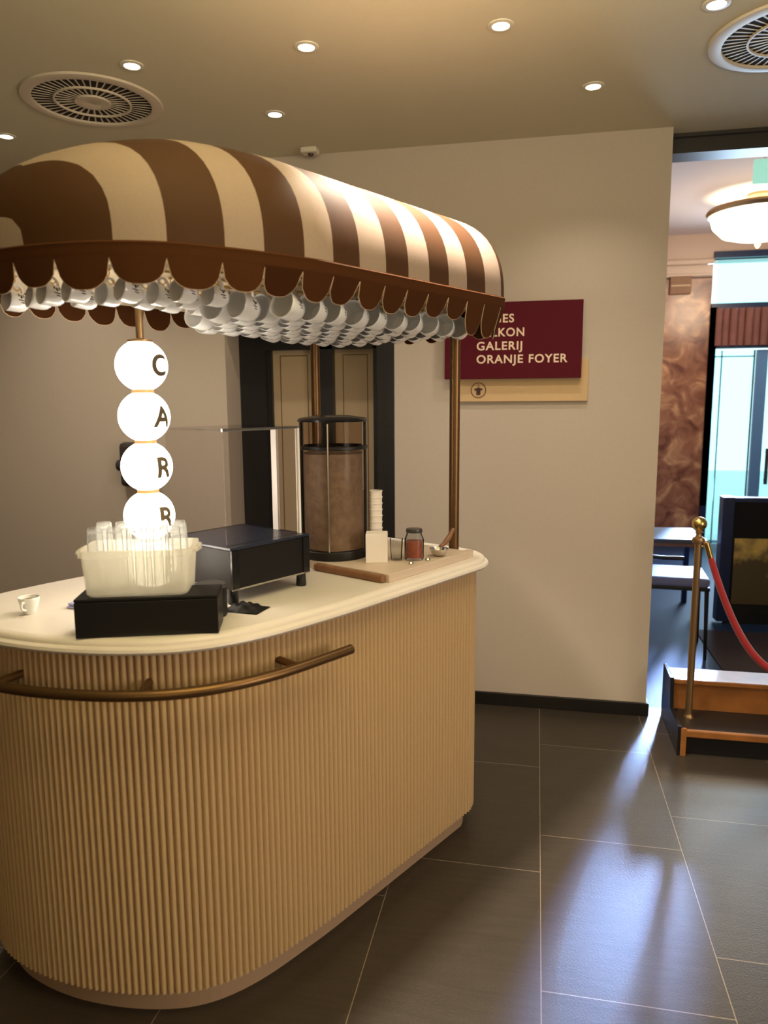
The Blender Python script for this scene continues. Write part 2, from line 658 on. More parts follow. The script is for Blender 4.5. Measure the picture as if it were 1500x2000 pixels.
# ------------------------------------------------------------------ room shell
WY = 3.55       # back wall face
CZ = 2.66       # ceiling
XR = 0.545      # end of the back wall, the lobby opens beyond
FB = -3.0
XL = -4.2
XW = 3.4
NX0, NX1, ND = -1.547, -0.679, 0.25       # door niche
DT = 1.86

m = MB()
m.add([(XL, FB, 0), (XW, FB, 0), (XW, WY + 0.1, 0), (XL, WY + 0.1, 0)], [(0, 1, 2, 3)], 0, False)
m.add([(XL, FB, -0.1), (XW, FB, -0.1), (XW, WY + 0.1, -0.1), (XL, WY + 0.1, -0.1)], [(3, 2, 1, 0)], 0, False)
m.add([(NX0 - 0.2, WY + 0.1, 0), (NX1 + 0.2, WY + 0.1, 0), (NX1 + 0.2, WY + 0.36, 0), (NX0 - 0.2, WY + 0.36, 0)], [(0, 1, 2, 3)], 0, False)
struct(m.build('floor', M['floor']))
m = MB().box((0.5 * (0.2 + XW), 0.5 * (WY + 0.1 + 8.4), -0.05), (XW - 0.2, 8.4 - WY - 0.1, 0.1))
struct(m.build('floor_lobby', M['lobby_floor']))
m = MB().box((0.5 * (XL + XW), 0.5 * (FB + WY + 0.22), CZ + 0.05), (XW - XL, WY + 0.22 - FB, 0.1))
struct(m.build('ceiling', M['ceiling']))
m = MB().box((0.5 * (0.2 + XW), 0.5 * (WY + 0.16 + 8.4), 3.16), (XW - 0.2, 8.4 - WY - 0.16, 0.1))
struct(m.build('ceiling_lobby', M['mauve']))
# back wall with the door niche cut out of it
m = MB()
m.box((0.5 * (XL + NX0), WY + 0.11, CZ / 2), (NX0 - XL, 0.22, CZ))
m.box((0.5 * (XR + NX1), WY + 0.11, CZ / 2), (XR - NX1, 0.22, CZ))
m.box((0.5 * (NX0 + NX1), WY + 0.11, 0.5 * (DT + CZ)), (NX1 - NX0, 0.22, CZ - DT))
m.box((0.5 * (NX0 + NX1), WY + 0.33, CZ / 2), (NX1 - NX0 + 0.3, 0.06, CZ))
struct(m.build('wall_back', M['wall']))
m = MB().box((XL - 0.05, 0.5 * (FB + WY), CZ / 2), (0.1, WY - FB, CZ))
struct(m.build('wall_left', M['wall']))
m = MB().box((0.5 * (XL + XW), FB - 0.05, CZ / 2), (XW - XL, 0.1, CZ))
struct(m.build('wall_front', M['wall']))
m = MB().box((XW + 0.05, 0.5 * (FB + 8.4), 1.6), (0.1, 8.4 - FB, 3.2))
struct(m.build('wall_right', M['wall']))
m = MB().box((0.25, 0.5 * (WY + 0.22 + 8.4), 1.6), (0.1, 8.4 - WY - 0.22, 3.2))
struct(m.build('wall_lobby', M['mauve']))
m = MB()
m.box((0.5 * (NX1 + XR) + 0.006, WY - 0.008, 0.032), (XR - NX1 + 0.012, 0.016, 0.064), bevel=0.003)
m.box((XR + 0.006, WY + 0.1, 0.032), (0.012, 0.20, 0.064))
struct(m.build('baseboard_back', M['skirting']))
m = MB().box((0.5 * (XL + NX0), WY - 0.008, 0.032), (NX0 - XL, 0.016, 0.064), bevel=0.003)
struct(m.build('baseboard_left', M['skirting']))
# dark metal beam over the opening
m = MB()
m.box((0.5 * (XR + XW), WY + 0.17, 2.62), (XW - XR, 0.12, 0.08))
m.box((0.5 * (XR + XW), WY + 0.10, 2.652), (XW - XR, 0.03, 0.015))
m.box((0.5 * (XR + XW), WY + 0.11, 2.585), (XW - XR, 0.03, 0.012))
struct(m.build('trim_1', M['dark_grey']))

# door in the niche
YN = WY + ND
m = MB()
m.box((-1.475, YN - 0.02, DT / 2), (0.145, 0.10, DT))
m.box((-1.405, YN - 0.01, DT / 2), (0.05, 0.06, DT))
m.box((-1.093, YN - 0.02, DT / 2), (0.106, 0.09, DT))
m.box((-0.80, YN - 0.02, DT / 2), (0.05, 0.09, DT))
m.box((-1.1, YN - 0.02, 1.815), (0.87, 0.09, 0.085))
dr = struct(m.build('door_1', M['door_frame']))
m = MB()
m.box((-0.7235, WY + 0.06, DT / 2), (0.089, 0.12, DT), bevel=0.004)
m.build('jamb', M['door_frame'], dr)
for x0, x1 in ((-1.385, -1.145), (-1.042, -0.822)):
    m = MB()
    m.box((0.5 * (x0 + x1), YN, 0.89), (x1 - x0, 0.03, 1.78))
    ix0, ix1 = x0 + 0.045, x1 - 0.042
    for (ax, bx, az, bz) in ((ix0, ix1, 1.742, 1.747), (ix0, ix1, 0.25, 0.255), (ix0, ix0 + 0.004, 0.25, 1.747), (ix1 - 0.004, ix1, 0.25, 1.747)):
        m.box((0.5 * (ax + bx), YN - 0.0155, 0.5 * (az + bz)), (bx - ax, 0.004, bz - az), mi=1)
    m.build('door_panel', [M['door_panel'], M['icon_ring']], dr)

# ------------------------------------------------------------------ lobby
FY = 8.0
m = MB().box((0.5 * (0.3 + 1.66), FY + 0.15, 1.35), (1.36, 0.3, 2.70))
struct(m.build('wall_marble', M['red_marble']))
m = MB()
m.box((0.5 * (0.3 + XW), FY + 0.16, 2.99), (XW - 0.3, 0.3, 0.24))
m.box((0.98, FY + 0.15, 2.78), (1.36, 0.3, 0.18))
m.box((0.98, FY - 0.02, 2.84), (1.36, 0.06, 0.05), bevel=0.01)
m.box((0.98, FY - 0.01, 2.72), (1.36, 0.04, 0.03), bevel=0.008)
struct(m.build('trim_2', M['marble']))
wn_ = struct(MB().box((2.53, FY + 0.03, 2.90), (1.74, 0.12, 0.06)).box((2.53, FY + 0.03, 2.415), (1.74, 0.12, 0.05)).box((1.685, FY + 0.02, 1.43), (0.06, 0.14, 2.0)).build('window_1', M['navy']))
MB().box((2.55, FY + 0.04, 2.655), (1.68, 0.01, 0.43)).build('pane', M['pane'], wn_)
d2 = struct(MB().box((1.685, FY + 0.02, 1.2), (0.06, 0.14, 2.4)).box((2.55, FY + 0.02, 2.02), (1.7, 0.1, 0.03)).build('door_2', M['navy']))
MB().box((1.91, FY + 0.05, 1.01), (0.38, 0.012, 1.96)).build('pane', M['pane'], d2)
MB().box((2.10, FY + 0.05, 1.01), (0.012, 0.03, 1.96)).box((1.80, FY + 0.06, 1.01), (0.010, 0.02, 1.96)).box((1.92, FY + 0.06, 1.93), (0.36, 0.02, 0.012)).build('mullion', M['dark_grey'], d2)
MB().box((2.17, FY + 0.05, 1.01), (0.10, 0.05, 1.96)).box((2.9, FY + 0.05, 1.01), (0.10, 0.05, 1.96)).build('stile', M['facade_blue'], d2)
MB().box((2.53, FY + 0.05, 1.01), (0.62, 0.012, 1.96)).build('pane', M['pane'], d2)
MB().tube([(2.26, FY - 0.02, 0.66), (2.26, FY - 0.02, 1.02)], 0.018).tube([(2.26, FY + 0.03, 0.70), (2.26, FY - 0.02, 0.70)], 0.010).tube([(2.26, FY + 0.03, 0.98), (2.26, FY - 0.02, 0.98)], 0.010).build('door_handle', M['dark_grey'], d2)
m = MB().box((3.18, FY + 0.15, 1.2), (0.44, 0.3, 2.4))
struct(m.build('wall_pier', M['red_marble']))
cu_ = MB()
for i in range(24):
    a = 1.73 + i * 0.07
    cu_.tube([(a, FY - 0.03 + 0.012 * (i % 2), 2.03), (a, FY - 0.03 + 0.012 * (i % 2), 2.39)], 0.036, 10)
tag(cu_.build('pelmet_curtain', M['curtain']), 'pleated red-brown curtain strip above the glass front doors', 'curtain')
m = MB().box((1.36, FY - 0.02, 2.625), (0.20, 0.04, 0.17), bevel=0.004).box((1.36, FY - 0.042, 2.62), (0.18, 0.008, 0.012), mi=1)
tag(m.build('wall_grille', [M['board_edge'], M['piping']]), 'small brown rectangular grille high on the marble lobby wall', 'grille')

# bright pavement and house fronts outside
m = MB().box((2.5, 13.0, -0.1), (12, 9, 0.1))
struct(m.build('ground_outside', mat('pale_pavement', (0.55, 0.62, 0.62), 0.8, noise=0.1, nscale=3)))
t = tag(MB().box((-0.3, 17.2, 2.4), (3.6, 1.0, 5.0)).build('street_house', mat('pale_facade', (0.55, 0.72, 0.72), 0.8, noise=0.15, nscale=2)), 'pale house front across the street seen through the glass doors', 'building')
for i in range(2):
    MB().box((-1.1 + 1.2 * i, 16.68, 1.5), (0.5, 0.05, 1.5)).build('house_window', M['facade_blue'], t)

# chandelier bowl
CH = (1.69, 6.6, 0)
t = thing('ceiling_lamp', 'glowing crystal bowl ceiling lamp with gold rim in the lobby', 'lamp', (CH[0], CH[1], 3.11))
MB().lathe([(0.0, 0), (0.10, 0), (0.10, -0.02), (0.03, -0.05), (0.012, -0.05), (0.012, -0.16), (0, -0.16)]).build('stem', M['brass_dull'], t)
MB().lathe([(0.34, -0.10), (0.385, -0.11), (0.395, -0.13), (0.38, -0.155), (0.345, -0.15), (0.34, -0.10)], seg=48).build('rim', M['brass_dull'], t)
m = MB()
m.lathe([(0.355, -0.14), (0.36, -0.17), (0.34, -0.24), (0.27, -0.31), (0.15, -0.345), (0.0, -0.355)], seg=48)
m.build('bowl', M['lampglass'], t)
m = MB().lathe([(0, -0.35), (0.012, -0.36), (0.025, -0.385), (0.012, -0.41), (0, -0.415)], seg=16)
m.build('finial', M['piping'], t)
d = bpy.data.lights.new('lobby_lamp_light', 'POINT')
d.energy = 40
d.color = (1, 0.8, 0.55)
d.shadow_soft_size = 0.25
o = bpy.data.objects.new('lobby_lamp_light', d)
COL.objects.link(o)
o.location = (CH[0], CH[1], 2.50)

# exit sign hung from lobby ceiling
t = thing('hanging_sign', 'pale mint green sign panel hung from the lobby ceiling', 'sign', (1.41, 5.0, 3.11))
MB().box((0, 0, -0.265), (0.36, 0.02, 0.14), bevel=0.003).build('panel', M['exit'], t)
for s in (-1, 1):
    MB().tube([(0.12 * s, 0, 0), (0.12 * s, 0, -0.196)], 0.003).build('hanger', M['steel'], t)

# two-step wooden platform
t = thing('step_platform', 'low two-step wooden platform with orange-brown nosings beside the wall end', 'steps', (1.25, 3.16, 0))
x0, x1 = -0.62, 0.75
xc, xw = 0.5 * (x0 + x1), x1 - x0
MB().box((xc, 0.14, 0.048), (xw, 0.25, 0.095)).build('riser', M['black'], t)
MB().box((xc, 0.12, 0.100), (xw, 0.25, 0.012)).build('tread', M['dark_tread'], t)
MB().box((xc, -0.002, 0.100), (xw, 0.022, 0.030), bevel=0.004).build('nosing', M['wood'], t)
MB().box((xc, 0.31, 0.115), (xw, 0.13, 0.225)).build('riser', M['wood'], t)
MB().box((xc, 0.305, 0.240), (xw, 0.16, 0.022), bevel=0.004).build('tread', M['wood'], t)
m = MB()
m.add([(x0 - 0.012, -0.012, 0), (x0 - 0.012, 0.40, 0), (x0 - 0.012, 0.40, 0.262), (x0 - 0.012, 0.215, 0.262), (x0 - 0.012, 0.19, 0.13), (x0 - 0.012, -0.012, 0.13),
       (x0 + 0.004, -0.012, 0), (x0 + 0.004, 0.40, 0), (x0 + 0.004, 0.40, 0.262), (x0 + 0.004, 0.215, 0.262), (x0 + 0.004, 0.19, 0.13), (x0 + 0.004, -0.012, 0.13)],
      [(0, 1, 2, 3, 4, 5), (11, 10, 9, 8, 7, 6)] + [(i, (i + 1) % 6, 6 + (i + 1) % 6, 6 + i) for i in range(6)], 0, False)
m.build('side_panel', M['black_gloss'], t)
MB().box((x0 + 0.012, -0.008, 0.062), (0.022, 0.012, 0.122)).build('corner_post', M['wood'], t)


# stanchions and rope
def stanchion(x, y, label):
    t_ = thing('stanchion', label, 'stanchion', (x, y, 0.106), 0, 'brass stanchions')
    MB().lathe([(0, 0), (0.022, 0), (0.022, 0.006), (0.018, 0.012), (0.0150, 0.02), (0.0150, 0.03), (0.0142, 0.80), (0, 0.80)], seg=24).build('post', M['brass_dull'], t_)
    MB().lathe([(0, 0.79), (0.024, 0.79), (0.027, 0.80), (0.024, 0.812), (0.013, 0.818), (0.011, 0.828), (0.018, 0.836), (0.011, 0.842), (0.009, 0.846)], seg=24).build('collar', M['brass_dull'], t_)
    pr = [(0.031 * math.sin(PI * i / 12), 0.872 - 0.031 * math.cos(PI * i / 12)) for i in range(13)]
    MB().lathe(pr, seg=24).build('finial', M['brass'], t_)
    m_ = MB()
    m_.tube([(0.022 + 0.012 * math.cos(a), 0, 0.785 + 0.012 * math.sin(a)) for a in [2 * PI * i / 14 for i in range(14)]], 0.003, 8, closed=True)
    m_.build('hook_ring', M['brass'], t_)
    return t_


SX, SY = 0.690, 3.31
stanchion(SX, SY, 'brass rope stanchion with ball finial standing on the lower wooden step')
stanchion(1.46, 3.29, 'second brass stanchion holding the far end of the red rope')
pts = []
A0, B0 = Vector((SX + 0.036, SY, 0.886)), Vector((1.46 - 0.036, 3.29, 0.886))
for i in range(33):
    k = i / 32
    p = A0.lerp(B0, k)
    p.z -= 0.55 * (1 - abs(2 * k - 1) ** 2.1)
    pts.append(p)
r_ = tag(MB().tube(pts, [0.008] + [0.0135 + 0.003 * math.sin(PI * i / 32) for i in range(1, 32)] + [0.008], 12).build('rope', M['rope']), 'thick red velvet rope sagging from the brass stanchion', 'rope')
for a, b in ((0, 1), (32, 31)):
    dv = (pts[b] - pts[a])
    MB().tube([pts[a] - 0.15 * dv, pts[a] + 0.8 * dv], 0.0125, 12).build('end_cap', M['brass'], r_)

# chair
t = thing('bistro_chair', 'dark framed chair with pale lavender seat standing behind the wall end', 'chair', (0.84, 4.60, 0), R(-4))
MB().box((0.0, 0, 0.455), (0.34, 0.36, 0.055), bevel=0.018).build('seat', M['seat'], t)
MB().box((0.0, 0, 0.420), (0.34, 0.36, 0.022), bevel=0.004).build('seat_frame', M['black'], t)
for sx in (1, -1):
    for sy in (1, -1):
        MB().tube([(0.155 * sx, 0.16 * sy, 0.43), ((0.165 if sx > 0 else 0.20) * sx, 0.17 * sy, 0.0)], [0.013, 0.009], 10).build('leg', M['black'], t)
for sy in (1, -1):
    MB().tube([(-0.165, 0.16 * sy, 0.42), (-0.18, 0.16 * sy, 0.62), (-0.225, 0.155 * sy, 0.83)], 0.012, 10).build('back_post', M['black'], t)
MB().box((-0.205, 0, 0.735), (0.035, 0.30, 0.17), bevel=0.012).build('backrest', M['seat'], t)
MB().tube([(-0.10, -0.19, 0.60), (0.02, -0.19, 0.60)], 0.013, 10).tube([(-0.17, -0.165, 0.60), (-0.10, -0.19, 0.60)], 0.012, 10).build('armrest', M['black'], t)

# table behind chair
t = thing('side_table', 'grey topped table with wooden edge behind the lavender chair', 'table', (0.84, 5.50, 0))
MB().box((0, 0, 0.546), (0.62, 0.5, 0.028), bevel=0.004).build('tabletop', M['table_top'], t)
MB().box((0, 0, 0.520), (0.60, 0.48, 0.024)).build('apron', M['board_edge'], t)
for sx in (1, -1):
    for sy in (1, -1):
        MB().box((0.27 * sx, 0.21 * sy, 0.254), (0.035, 0.035, 0.508)).build('leg', M['navy'], t)

# doormat
tag(MB().box((1.62, 4.62, 0.004), (1.14, 0.76, 0.008), bevel=0.002).build('doormat', M['mat']), 'dark brown mat on the blue lobby floor below the poster stand', 'mat')

# poster stand
t = thing('poster_stand', 'low navy framed board with golden picture standing in the lobby', 'poster stand', (1.56, 5.25, 0), R(4))
MB().box((0, 0, 0.45), (0.56, 0.03, 0.80)).build('board', M['charcoal'], t)
for s in (-1, 1):
    MB().box((0.305 * s, 0, 0.44), (0.075, 0.09, 0.85), bevel=0.006).build('side_post', M['navy'], t)
MB().box((0, 0, 0.845), (0.56, 0.05, 0.03)).build('top_rail', M['navy'], t)
MB().box((0, 0, 0.065), (0.56, 0.06, 0.13)).build('bottom_rail', M['black'], t)
MB().box((0, -0.019, 0), (0.50, 0.008, 0.45)).build('picture', M['picture'], t, loc=(0, 0, 0.36))

# ------------------------------------------------------------------ wall sign and devices
t = thing('direction_sign', 'maroon wall sign with cream words LOGES BALKON GALERIJ ORANJE FOYER', 'sign', (-0.119, WY, 1.777))
MB().box((0, -0.036, 0), (0.622, 0.024, 0.345), bevel=0.0015).build('board', M['maroon'], t)
MB().box((0, -0.012, 0.03), (0.40, 0.024, 0.16)).build('spacer', M['black'], t)
for s, zb, xo in (('LOGES', 1.858, 0), ('BALKON', 1.796, 0), ('GALERIJ', 1.7355, 0), ('ORANJE', 1.6755, 0), ('FOYER', 1.6755, 0.238)):
    me = text_mesh(s, 0.0525, 0.0008, 0.0011, 1.13)
    me.materials.append(M['letter'])
    xs_ = [v.co.x for v in me.vertices]
    tw = {'LOGES': 0.168, 'BALKON': 0.215, 'GALERIJ': 0.207, 'ORANJE': 0.212, 'FOYER': 0.172}[s]
    k = tw / (max(xs_) - min(xs_))
    for v in me.vertices:
        v.co.x = (v.co.x - min(xs_)) * k
    o = bpy.data.objects.new('lettering', me)
    COL.objects.link(o)
    o.parent = t
    o.location = (-0.281 + 0.119 + xo, -0.0485, zb - 1.777)
    o.rotation_euler = (PI / 2, 0, 0)
t = thing('cloakroom_sign', 'tan wall plate with round clothes hanger symbol under the maroon sign', 'sign', (-0.085, WY, 1.595))
MB().box((0, -0.008, 0), (0.618, 0.016, 0.19), bevel=0.001).build('plate', M['plate'], t)
m = MB()
m.tube([(-0.188 + 0.034 * math.cos(2 * PI * i / 40), -0.0165, -0.042 + 0.034 * math.sin(2 * PI * i / 40)) for i in range(40)], 0.0024, 6, closed=True)
m.build('symbol_ring', M['icon_ring'], t)
m = MB()
prof = [(-0.020, 0.006), (-0.003, 0.012), (0.003, 0.012), (0.020, 0.006), (0.017, -0.001), (0.010, 0.001), (0.009, -0.022), (-0.010, -0.022), (-0.010, 0.001), (-0.017, -0.001)]
vs_ = [(-0.188 + a, -0.0165, -0.042 + b) for a, b in prof] + [(-0.188 + a, -0.0185, -0.042 + b) for a, b in prof]
n_ = len(prof)
m.add(vs_, [tuple(range(n_)), tuple(range(n_, 2 * n_))[::-1]] + [(i, (i + 1) % n_, n_ + (i + 1) % n_, n_ + i) for i in range(n_)], 0, False)
m.tube([(-0.188, -0.0175, -0.042 + 0.012), (-0.188, -0.0175, -0.042 + 0.018), (-0.184, -0.0175, -0.042 + 0.022), (-0.188, -0.0175, -0.042 + 0.025), (-0.191, -0.0175, -0.042 + 0.022)], 0.0012, 6)
m.build('symbol', M['icon'], t)

t = thing('wall_device', 'dark grey rounded wall box with side knob behind the globe lamp', 'device', (-2.035, WY, 1.185))
MB().box((0, -0.035, 0), (0.20, 0.07, 0.235), bevel=0.025).build('housing', M['dark_grey'], t)
MB().lathe([(0, 0), (0.030, 0), (0.030, 0.02), (0.024, 0.026), (0, 0.026)], seg=20).build('knob', M['dark_grey'], t, loc=(-0.098, -0.035, -0.005), rot=(0, R(-90), 0))

t = thing('motion_sensor', 'small beige sensor with dark lens at the ceiling edge', 'sensor', (-1.055, WY - 0.085, CZ))
MB().box((0, 0, -0.012), (0.075, 0.06, 0.024), bevel=0.005).build('housing', M['trim'], t)
MB().lathe([(0, 0), (0.014, 0), (0.012, -0.008), (0, -0.012)], seg=16).build('lens', M['icon'], t, loc=(0.004, 0.0, -0.024))

# ------------------------------------------------------------------ ceiling fittings
VENT_L = {}


def vent(x, y, label, rot0):
    t_ = thing('ceiling_vent', label, 'vent', (x, y, CZ), rot0, 'round ceiling vents')
    MB().lathe([(0.0, -0.001), (0.222, -0.001), (0.222, -0.002), (0, -0.002)], seg=64).build('backing', M['vent_dark'], t_)
    MB().lathe([(0.218, -0.001), (0.262, -0.001), (0.258, -0.008), (0.224, -0.012), (0.218, -0.010), (0.218, -0.001)], seg=64).build('frame', M['vent_metal'], t_)
    m_ = MB()

    def bars(r0, r1, n, w0, w1):
        for i in range(n):
            a = 2 * PI * i / n
            ca, sa = math.cos(a), math.sin(a)
            q = []
            for z in (-0.0024, -0.0036):
                for r, w in ((r0, w0), (r1, w1)):
                    q += [(r * ca - w * sa, r * sa + w * ca, z), (r * ca + w * sa, r * sa - w * ca, z)]
            m_.add(q, [(0, 1, 3, 2), (4, 6, 7, 5), (0, 4, 5, 1), (2, 3, 7, 6), (0, 2, 6, 4), (1, 5, 7, 3)], 0, False)
    bars(0.140, 0.220, 48, 0.0020, 0.0036)
    bars(0.060, 0.138, 30, 0.0022, 0.0046)
    m_.lathe([(0.136, -0.003), (0.143, -0.003), (0.143, -0.010), (0.136, -0.010), (0.136, -0.003)], seg=64)
    m_.build('grille', M['vent_metal'], t_)
    MB().lathe([(0, -0.002), (0.066, -0.002), (0.066, -0.010), (0.004, -0.012), (0, -0.010)], seg=40).build('hub', M['vent_metal'], t_)
    return t_


vent(-1.712, 2.765, 'round slotted ceiling vent above the left end of the canopy', 0)
vent(0.785, 2.78, 'round slotted ceiling vent above the lobby opening', 0.05)

LIGHTS = [
    (-1.402, 2.518, 'round recessed ceiling spotlight just right of the left vent'),
    (-0.772, 2.518, 'round recessed ceiling spotlight second from left in the front row'),
    (-0.139, 2.515, 'round recessed ceiling spotlight third from left in the front row'),
    (0.491, 2.525, 'round recessed ceiling spotlight beside the right vent'),
    (-2.297, 3.018, 'round recessed ceiling spotlight at the far left below the vent'),
    (-1.070, 3.039, 'round recessed ceiling spotlight above the middle of the canopy'),
    (0.176, 3.042, 'round recessed ceiling spotlight above the maroon sign'),
    (-0.34, 2.12, 'round recessed ceiling spotlight over the counter, above the picture'),
    (-2.03, 2.52, 'round recessed ceiling spotlight left of the left vent, outside the picture'),
    (0.80, 1.5, 'round recessed ceiling spotlight over the right floor, above the picture'),
]
proto = None
for x, y, lab in LIGHTS:
    if proto is None:
        t = thing('ceiling_spotlight', lab, 'light', (x, y, CZ), 0, 'recessed ceiling spotlights')
        MB().lathe([(0.026, -0.001), (0.041, -0.001), (0.040, -0.004), (0.028, -0.006), (0.026, -0.003)], seg=32).build('trim_ring', M['trim'], t)
        MB().lathe([(0, -0.001), (0.027, -0.001), (0.027, -0.0045), (0, -0.006)], seg=32).build('bulb', M['bulb'], t)
        proto = t
    else:
        t = proto.copy()
        COL.objects.link(t)
        t.location = (x, y, CZ)
        t['label'] = lab
        for c in proto.children:
            c2 = c.copy()
            COL.objects.link(c2)
            c2.parent = t
    d = bpy.data.lights.new('spot_light', 'SPOT')
    d.energy = SPOT_W * (16.0 if (x, y) == (-0.34, 2.12) else 0.8 if y < 1.9 else 1.6 if x < -2 else 1.7 if abs(x + 0.139) < 0.01 else 1.0)
    d.color = SPOT_COL
    d.spot_size = R(80 if (x, y) == (-0.34, 2.12) else 118)
    d.spot_blend = 0.8
    d.shadow_soft_size = 0.03
    o = bpy.data.objects.new('spot_light', d)
    COL.objects.link(o)
    o.location = (x, y, CZ - 0.012)

# ------------------------------------------------------------------ coffee cart
CA = R(27.58)
NV = Vector((math.cos(CA), -math.sin(CA), 0))
UV = Vector((math.sin(CA), math.cos(CA), 0))
NC, UC = -1.65, 1.45


def W(n, u, z=0.0):
    return NV * n + UV * u + Vector((0, 0, z))


CTZ = 0.98          # counter top
RIB_T, RIB_B = 0.950, 0.072


def catmull(pts, sub=12):
    out = []
    n = len(pts)
    for i in range(n - 1):
        p0, p1, p2, p3 = pts[max(i - 1, 0)], pts[i], pts[i + 1], pts[min(i + 2, n - 1)]
        for k in range(sub):
            t_ = k / sub
            out.append(tuple(0.5 * ((2 * p1[j]) + (-p0[j] + p2[j]) * t_ + (2 * p0[j] - 5 * p1[j] + 4 * p2[j] - p3[j]) * t_ * t_ + (-p0[j] + 3 * p1[j] - 3 * p2[j] + p3[j]) * t_ ** 3) for j in (0, 1)))
    out.append(tuple(pts[-1]))
    return out


def resample(poly, step, closed=True):
    pts = [Vector(p) for p in poly]
    if closed:
        pts.append(pts[0])
    L_ = [0.0]
    for a, b in zip(pts, pts[1:]):
        L_.append(L_[-1] + (b - a).length)
    n = max(3, int(round(L_[-1] / step)))
    out, j = [], 0
    for i in range(n if closed else n + 1):
        s = L_[-1] * i / n
        while j < len(L_) - 2 and L_[j + 1] < s:
            j += 1
        k = (s - L_[j]) / max(1e-9, L_[j + 1] - L_[j])
        out.append(pts[j].lerp(pts[j + 1], min(1, k)))
    return out


def normals(pts):
    out = []
    n = len(pts)
    for i in range(n):
        t_ = pts[(i + 1) % n] - pts[i - 1]
        t_.normalize()
        out.append(Vector((-t_.y, t_.x)))
    return out


def arc(cx, cy, r, a0, a1, k=8):
    return [(cx + r * math.cos(R(a0 + (a1 - a0) * i / k)), cy + r * math.sin(R(a0 + (a1 - a0) * i / k))) for i in range(k + 1)]


# outline of the reeded body in (n, u), running clockwise seen from above: right side -> near end -> left side -> far end
near = [(-1.300, 1.45), (-1.303, 1.32), (-1.320, 1.12), (-1.372, 0.975), (-1.475, 0.868), (-1.620, 0.782), (-1.770, 0.733), (-1.905, 0.724), (-2.02, 0.765), (-2.075, 0.86), (-2.09, 1.0)]
out_ = [(-1.300, 2.06), (-1.300, 1.80), (-1.300, 1.55)] + catmull(near) + [(-2.09, 1.4), (-2.09, 2.04)]
out_ += arc(-1.95, 2.04, 0.14, 180, 90) + arc(-1.44, 2.04, 0.14, 90, 0)[:-1]
BODY = [Vector((p[0] - NC, p[1] - UC)) for p in out_]


def offset_loop(off, step=0.02):
    pts = resample(BODY, step)
    nr = normals(pts)
    # outward direction: check against centre
    s = 1 if nr[0].dot(pts[0]) > 0 else -1
    return [p + s * off * q for p, q in zip(pts, nr)]


cart = thing('coffee_cart', 'rounded cream and sand coffee cart with reeded sides and striped canopy', 'coffee cart', W(NC, UC, 0), -CA)

# reeded body
m = MB()
PITCH = 0.0172
loop = resample(BODY, PITCH / 6)
n6 = (len(loop) // 6) * 6
loop = resample(BODY, sum((loop[(i + 1) % len(loop)] - loop[i]).length for i in range(len(loop))) / n6)
nr = normals(loop)
sg = 1 if nr[0].dot(loop[0]) > 0 else -1
prof6 = [-0.0075, -0.0022, 0.0004, 0.0012, 0.0004, -0.0022]
ring = [p + sg * q * prof6[i % 6] for i, (p, q) in enumerate(zip(loop, nr))]
nn = len(ring)
vs_ = [(p.x, p.y, RIB_B) for p in ring] + [(p.x, p.y, RIB_T) for p in ring]
m.add(vs_, [(i, (i + 1) % nn, nn + (i + 1) % nn, nn + i) for i in range(nn)], 0, True)
m.add([(p.x, p.y, RIB_B) for p in ring], [tuple(range(nn))], 0, False)
body = m.build('body', M['ribs'], cart)
body.data.set_sharp_from_angle(angle=R(70))

# plinth
lp = offset_loop(-0.036, 0.03)
MB().prism([(p.x, p.y) for p in lp], 0.0, RIB_B + 0.002).build('plinth', M['plinth'], cart)

# counter top with moulded edge
cprof = [(-0.02, 0.944), (0.026, 0.944), (0.037, 0.947), (0.042, 0.954), (0.040, 0.961), (0.034, 0.965), (0.030, 0.966), (0.030, 0.969), (0.027, 0.974), (0.021, 0.978), (0.012, 0.98)]
base = resample(BODY, 0.02)
nb = normals(base)
sb = 1 if nb[0].dot(base[0]) > 0 else -1
m = MB()
nn = len(base)
vs_ = []
for off, z in cprof:
    vs_ += [(p.x + sb * off * q.x, p.y + sb * off * q.y, z) for p, q in zip(base, nb)]
fs_ = []
for k in range(len(cprof) - 1):
    for i in range(nn):
        j = (i + 1) % nn
        fs_.append((k * nn + i, k * nn + j, (k + 1) * nn + j, (k + 1) * nn + i))
m.add(vs_, fs_, 0, True)
kk = (len(cprof) - 1) * nn
m.add(vs_[kk:], [tuple(range(nn))], 0, False)
m.build('countertop', M['counter'], cart)

# curved push rail
rail_pts, rn = [], []
lp = resample(BODY, 0.01)
ln = normals(lp)
sgn = 1 if ln[0].dot(lp[0]) > 0 else -1
RZ = 0.867
sel = []
for i, (p, q) in enumerate(zip(lp, ln)):
    n_, u_ = p.x + NC, p.y + UC
    if u_ < 1.375 and n_ > -2.078:
        sel.append((p, q * sgn))
rail = [(p.x + 0.070 * q.x, p.y + 0.070 * q.y, RZ) for p, q in sel]
ro = MB().tube(rail[::2], 0.0128, 14).build('push_rail', M['bronze'], cart)
for bu in (1.19, 0.905, 0.745):
    p, q = min(sel, key=lambda e: abs(e[0].y + UC - bu) + (1 if e[0].x + NC < -1.74 else 0))
    MB().tube([(p.x - 0.004 * q.x, p.y - 0.004 * q.y, RZ + 0.004), (p.x + 0.070 * q.x, p.y + 0.070 * q.y, RZ + 0.004)], 0.0095, 12).build('bracket', M['bronze'], ro)

# canopy posts
for n_, u_ in ((-1.395, 2.085), (-2.02, 2.06)):
    m = MB()
    m.lathe([(0, CTZ), (0.028, CTZ), (0.028, CTZ + 0.006), (0.0175, CTZ + 0.010), (0.0175, 1.81), (0, 1.81)], (n_ - NC, u_ - UC, 0), 24)
    m.build('post', M['bronze'], cart)

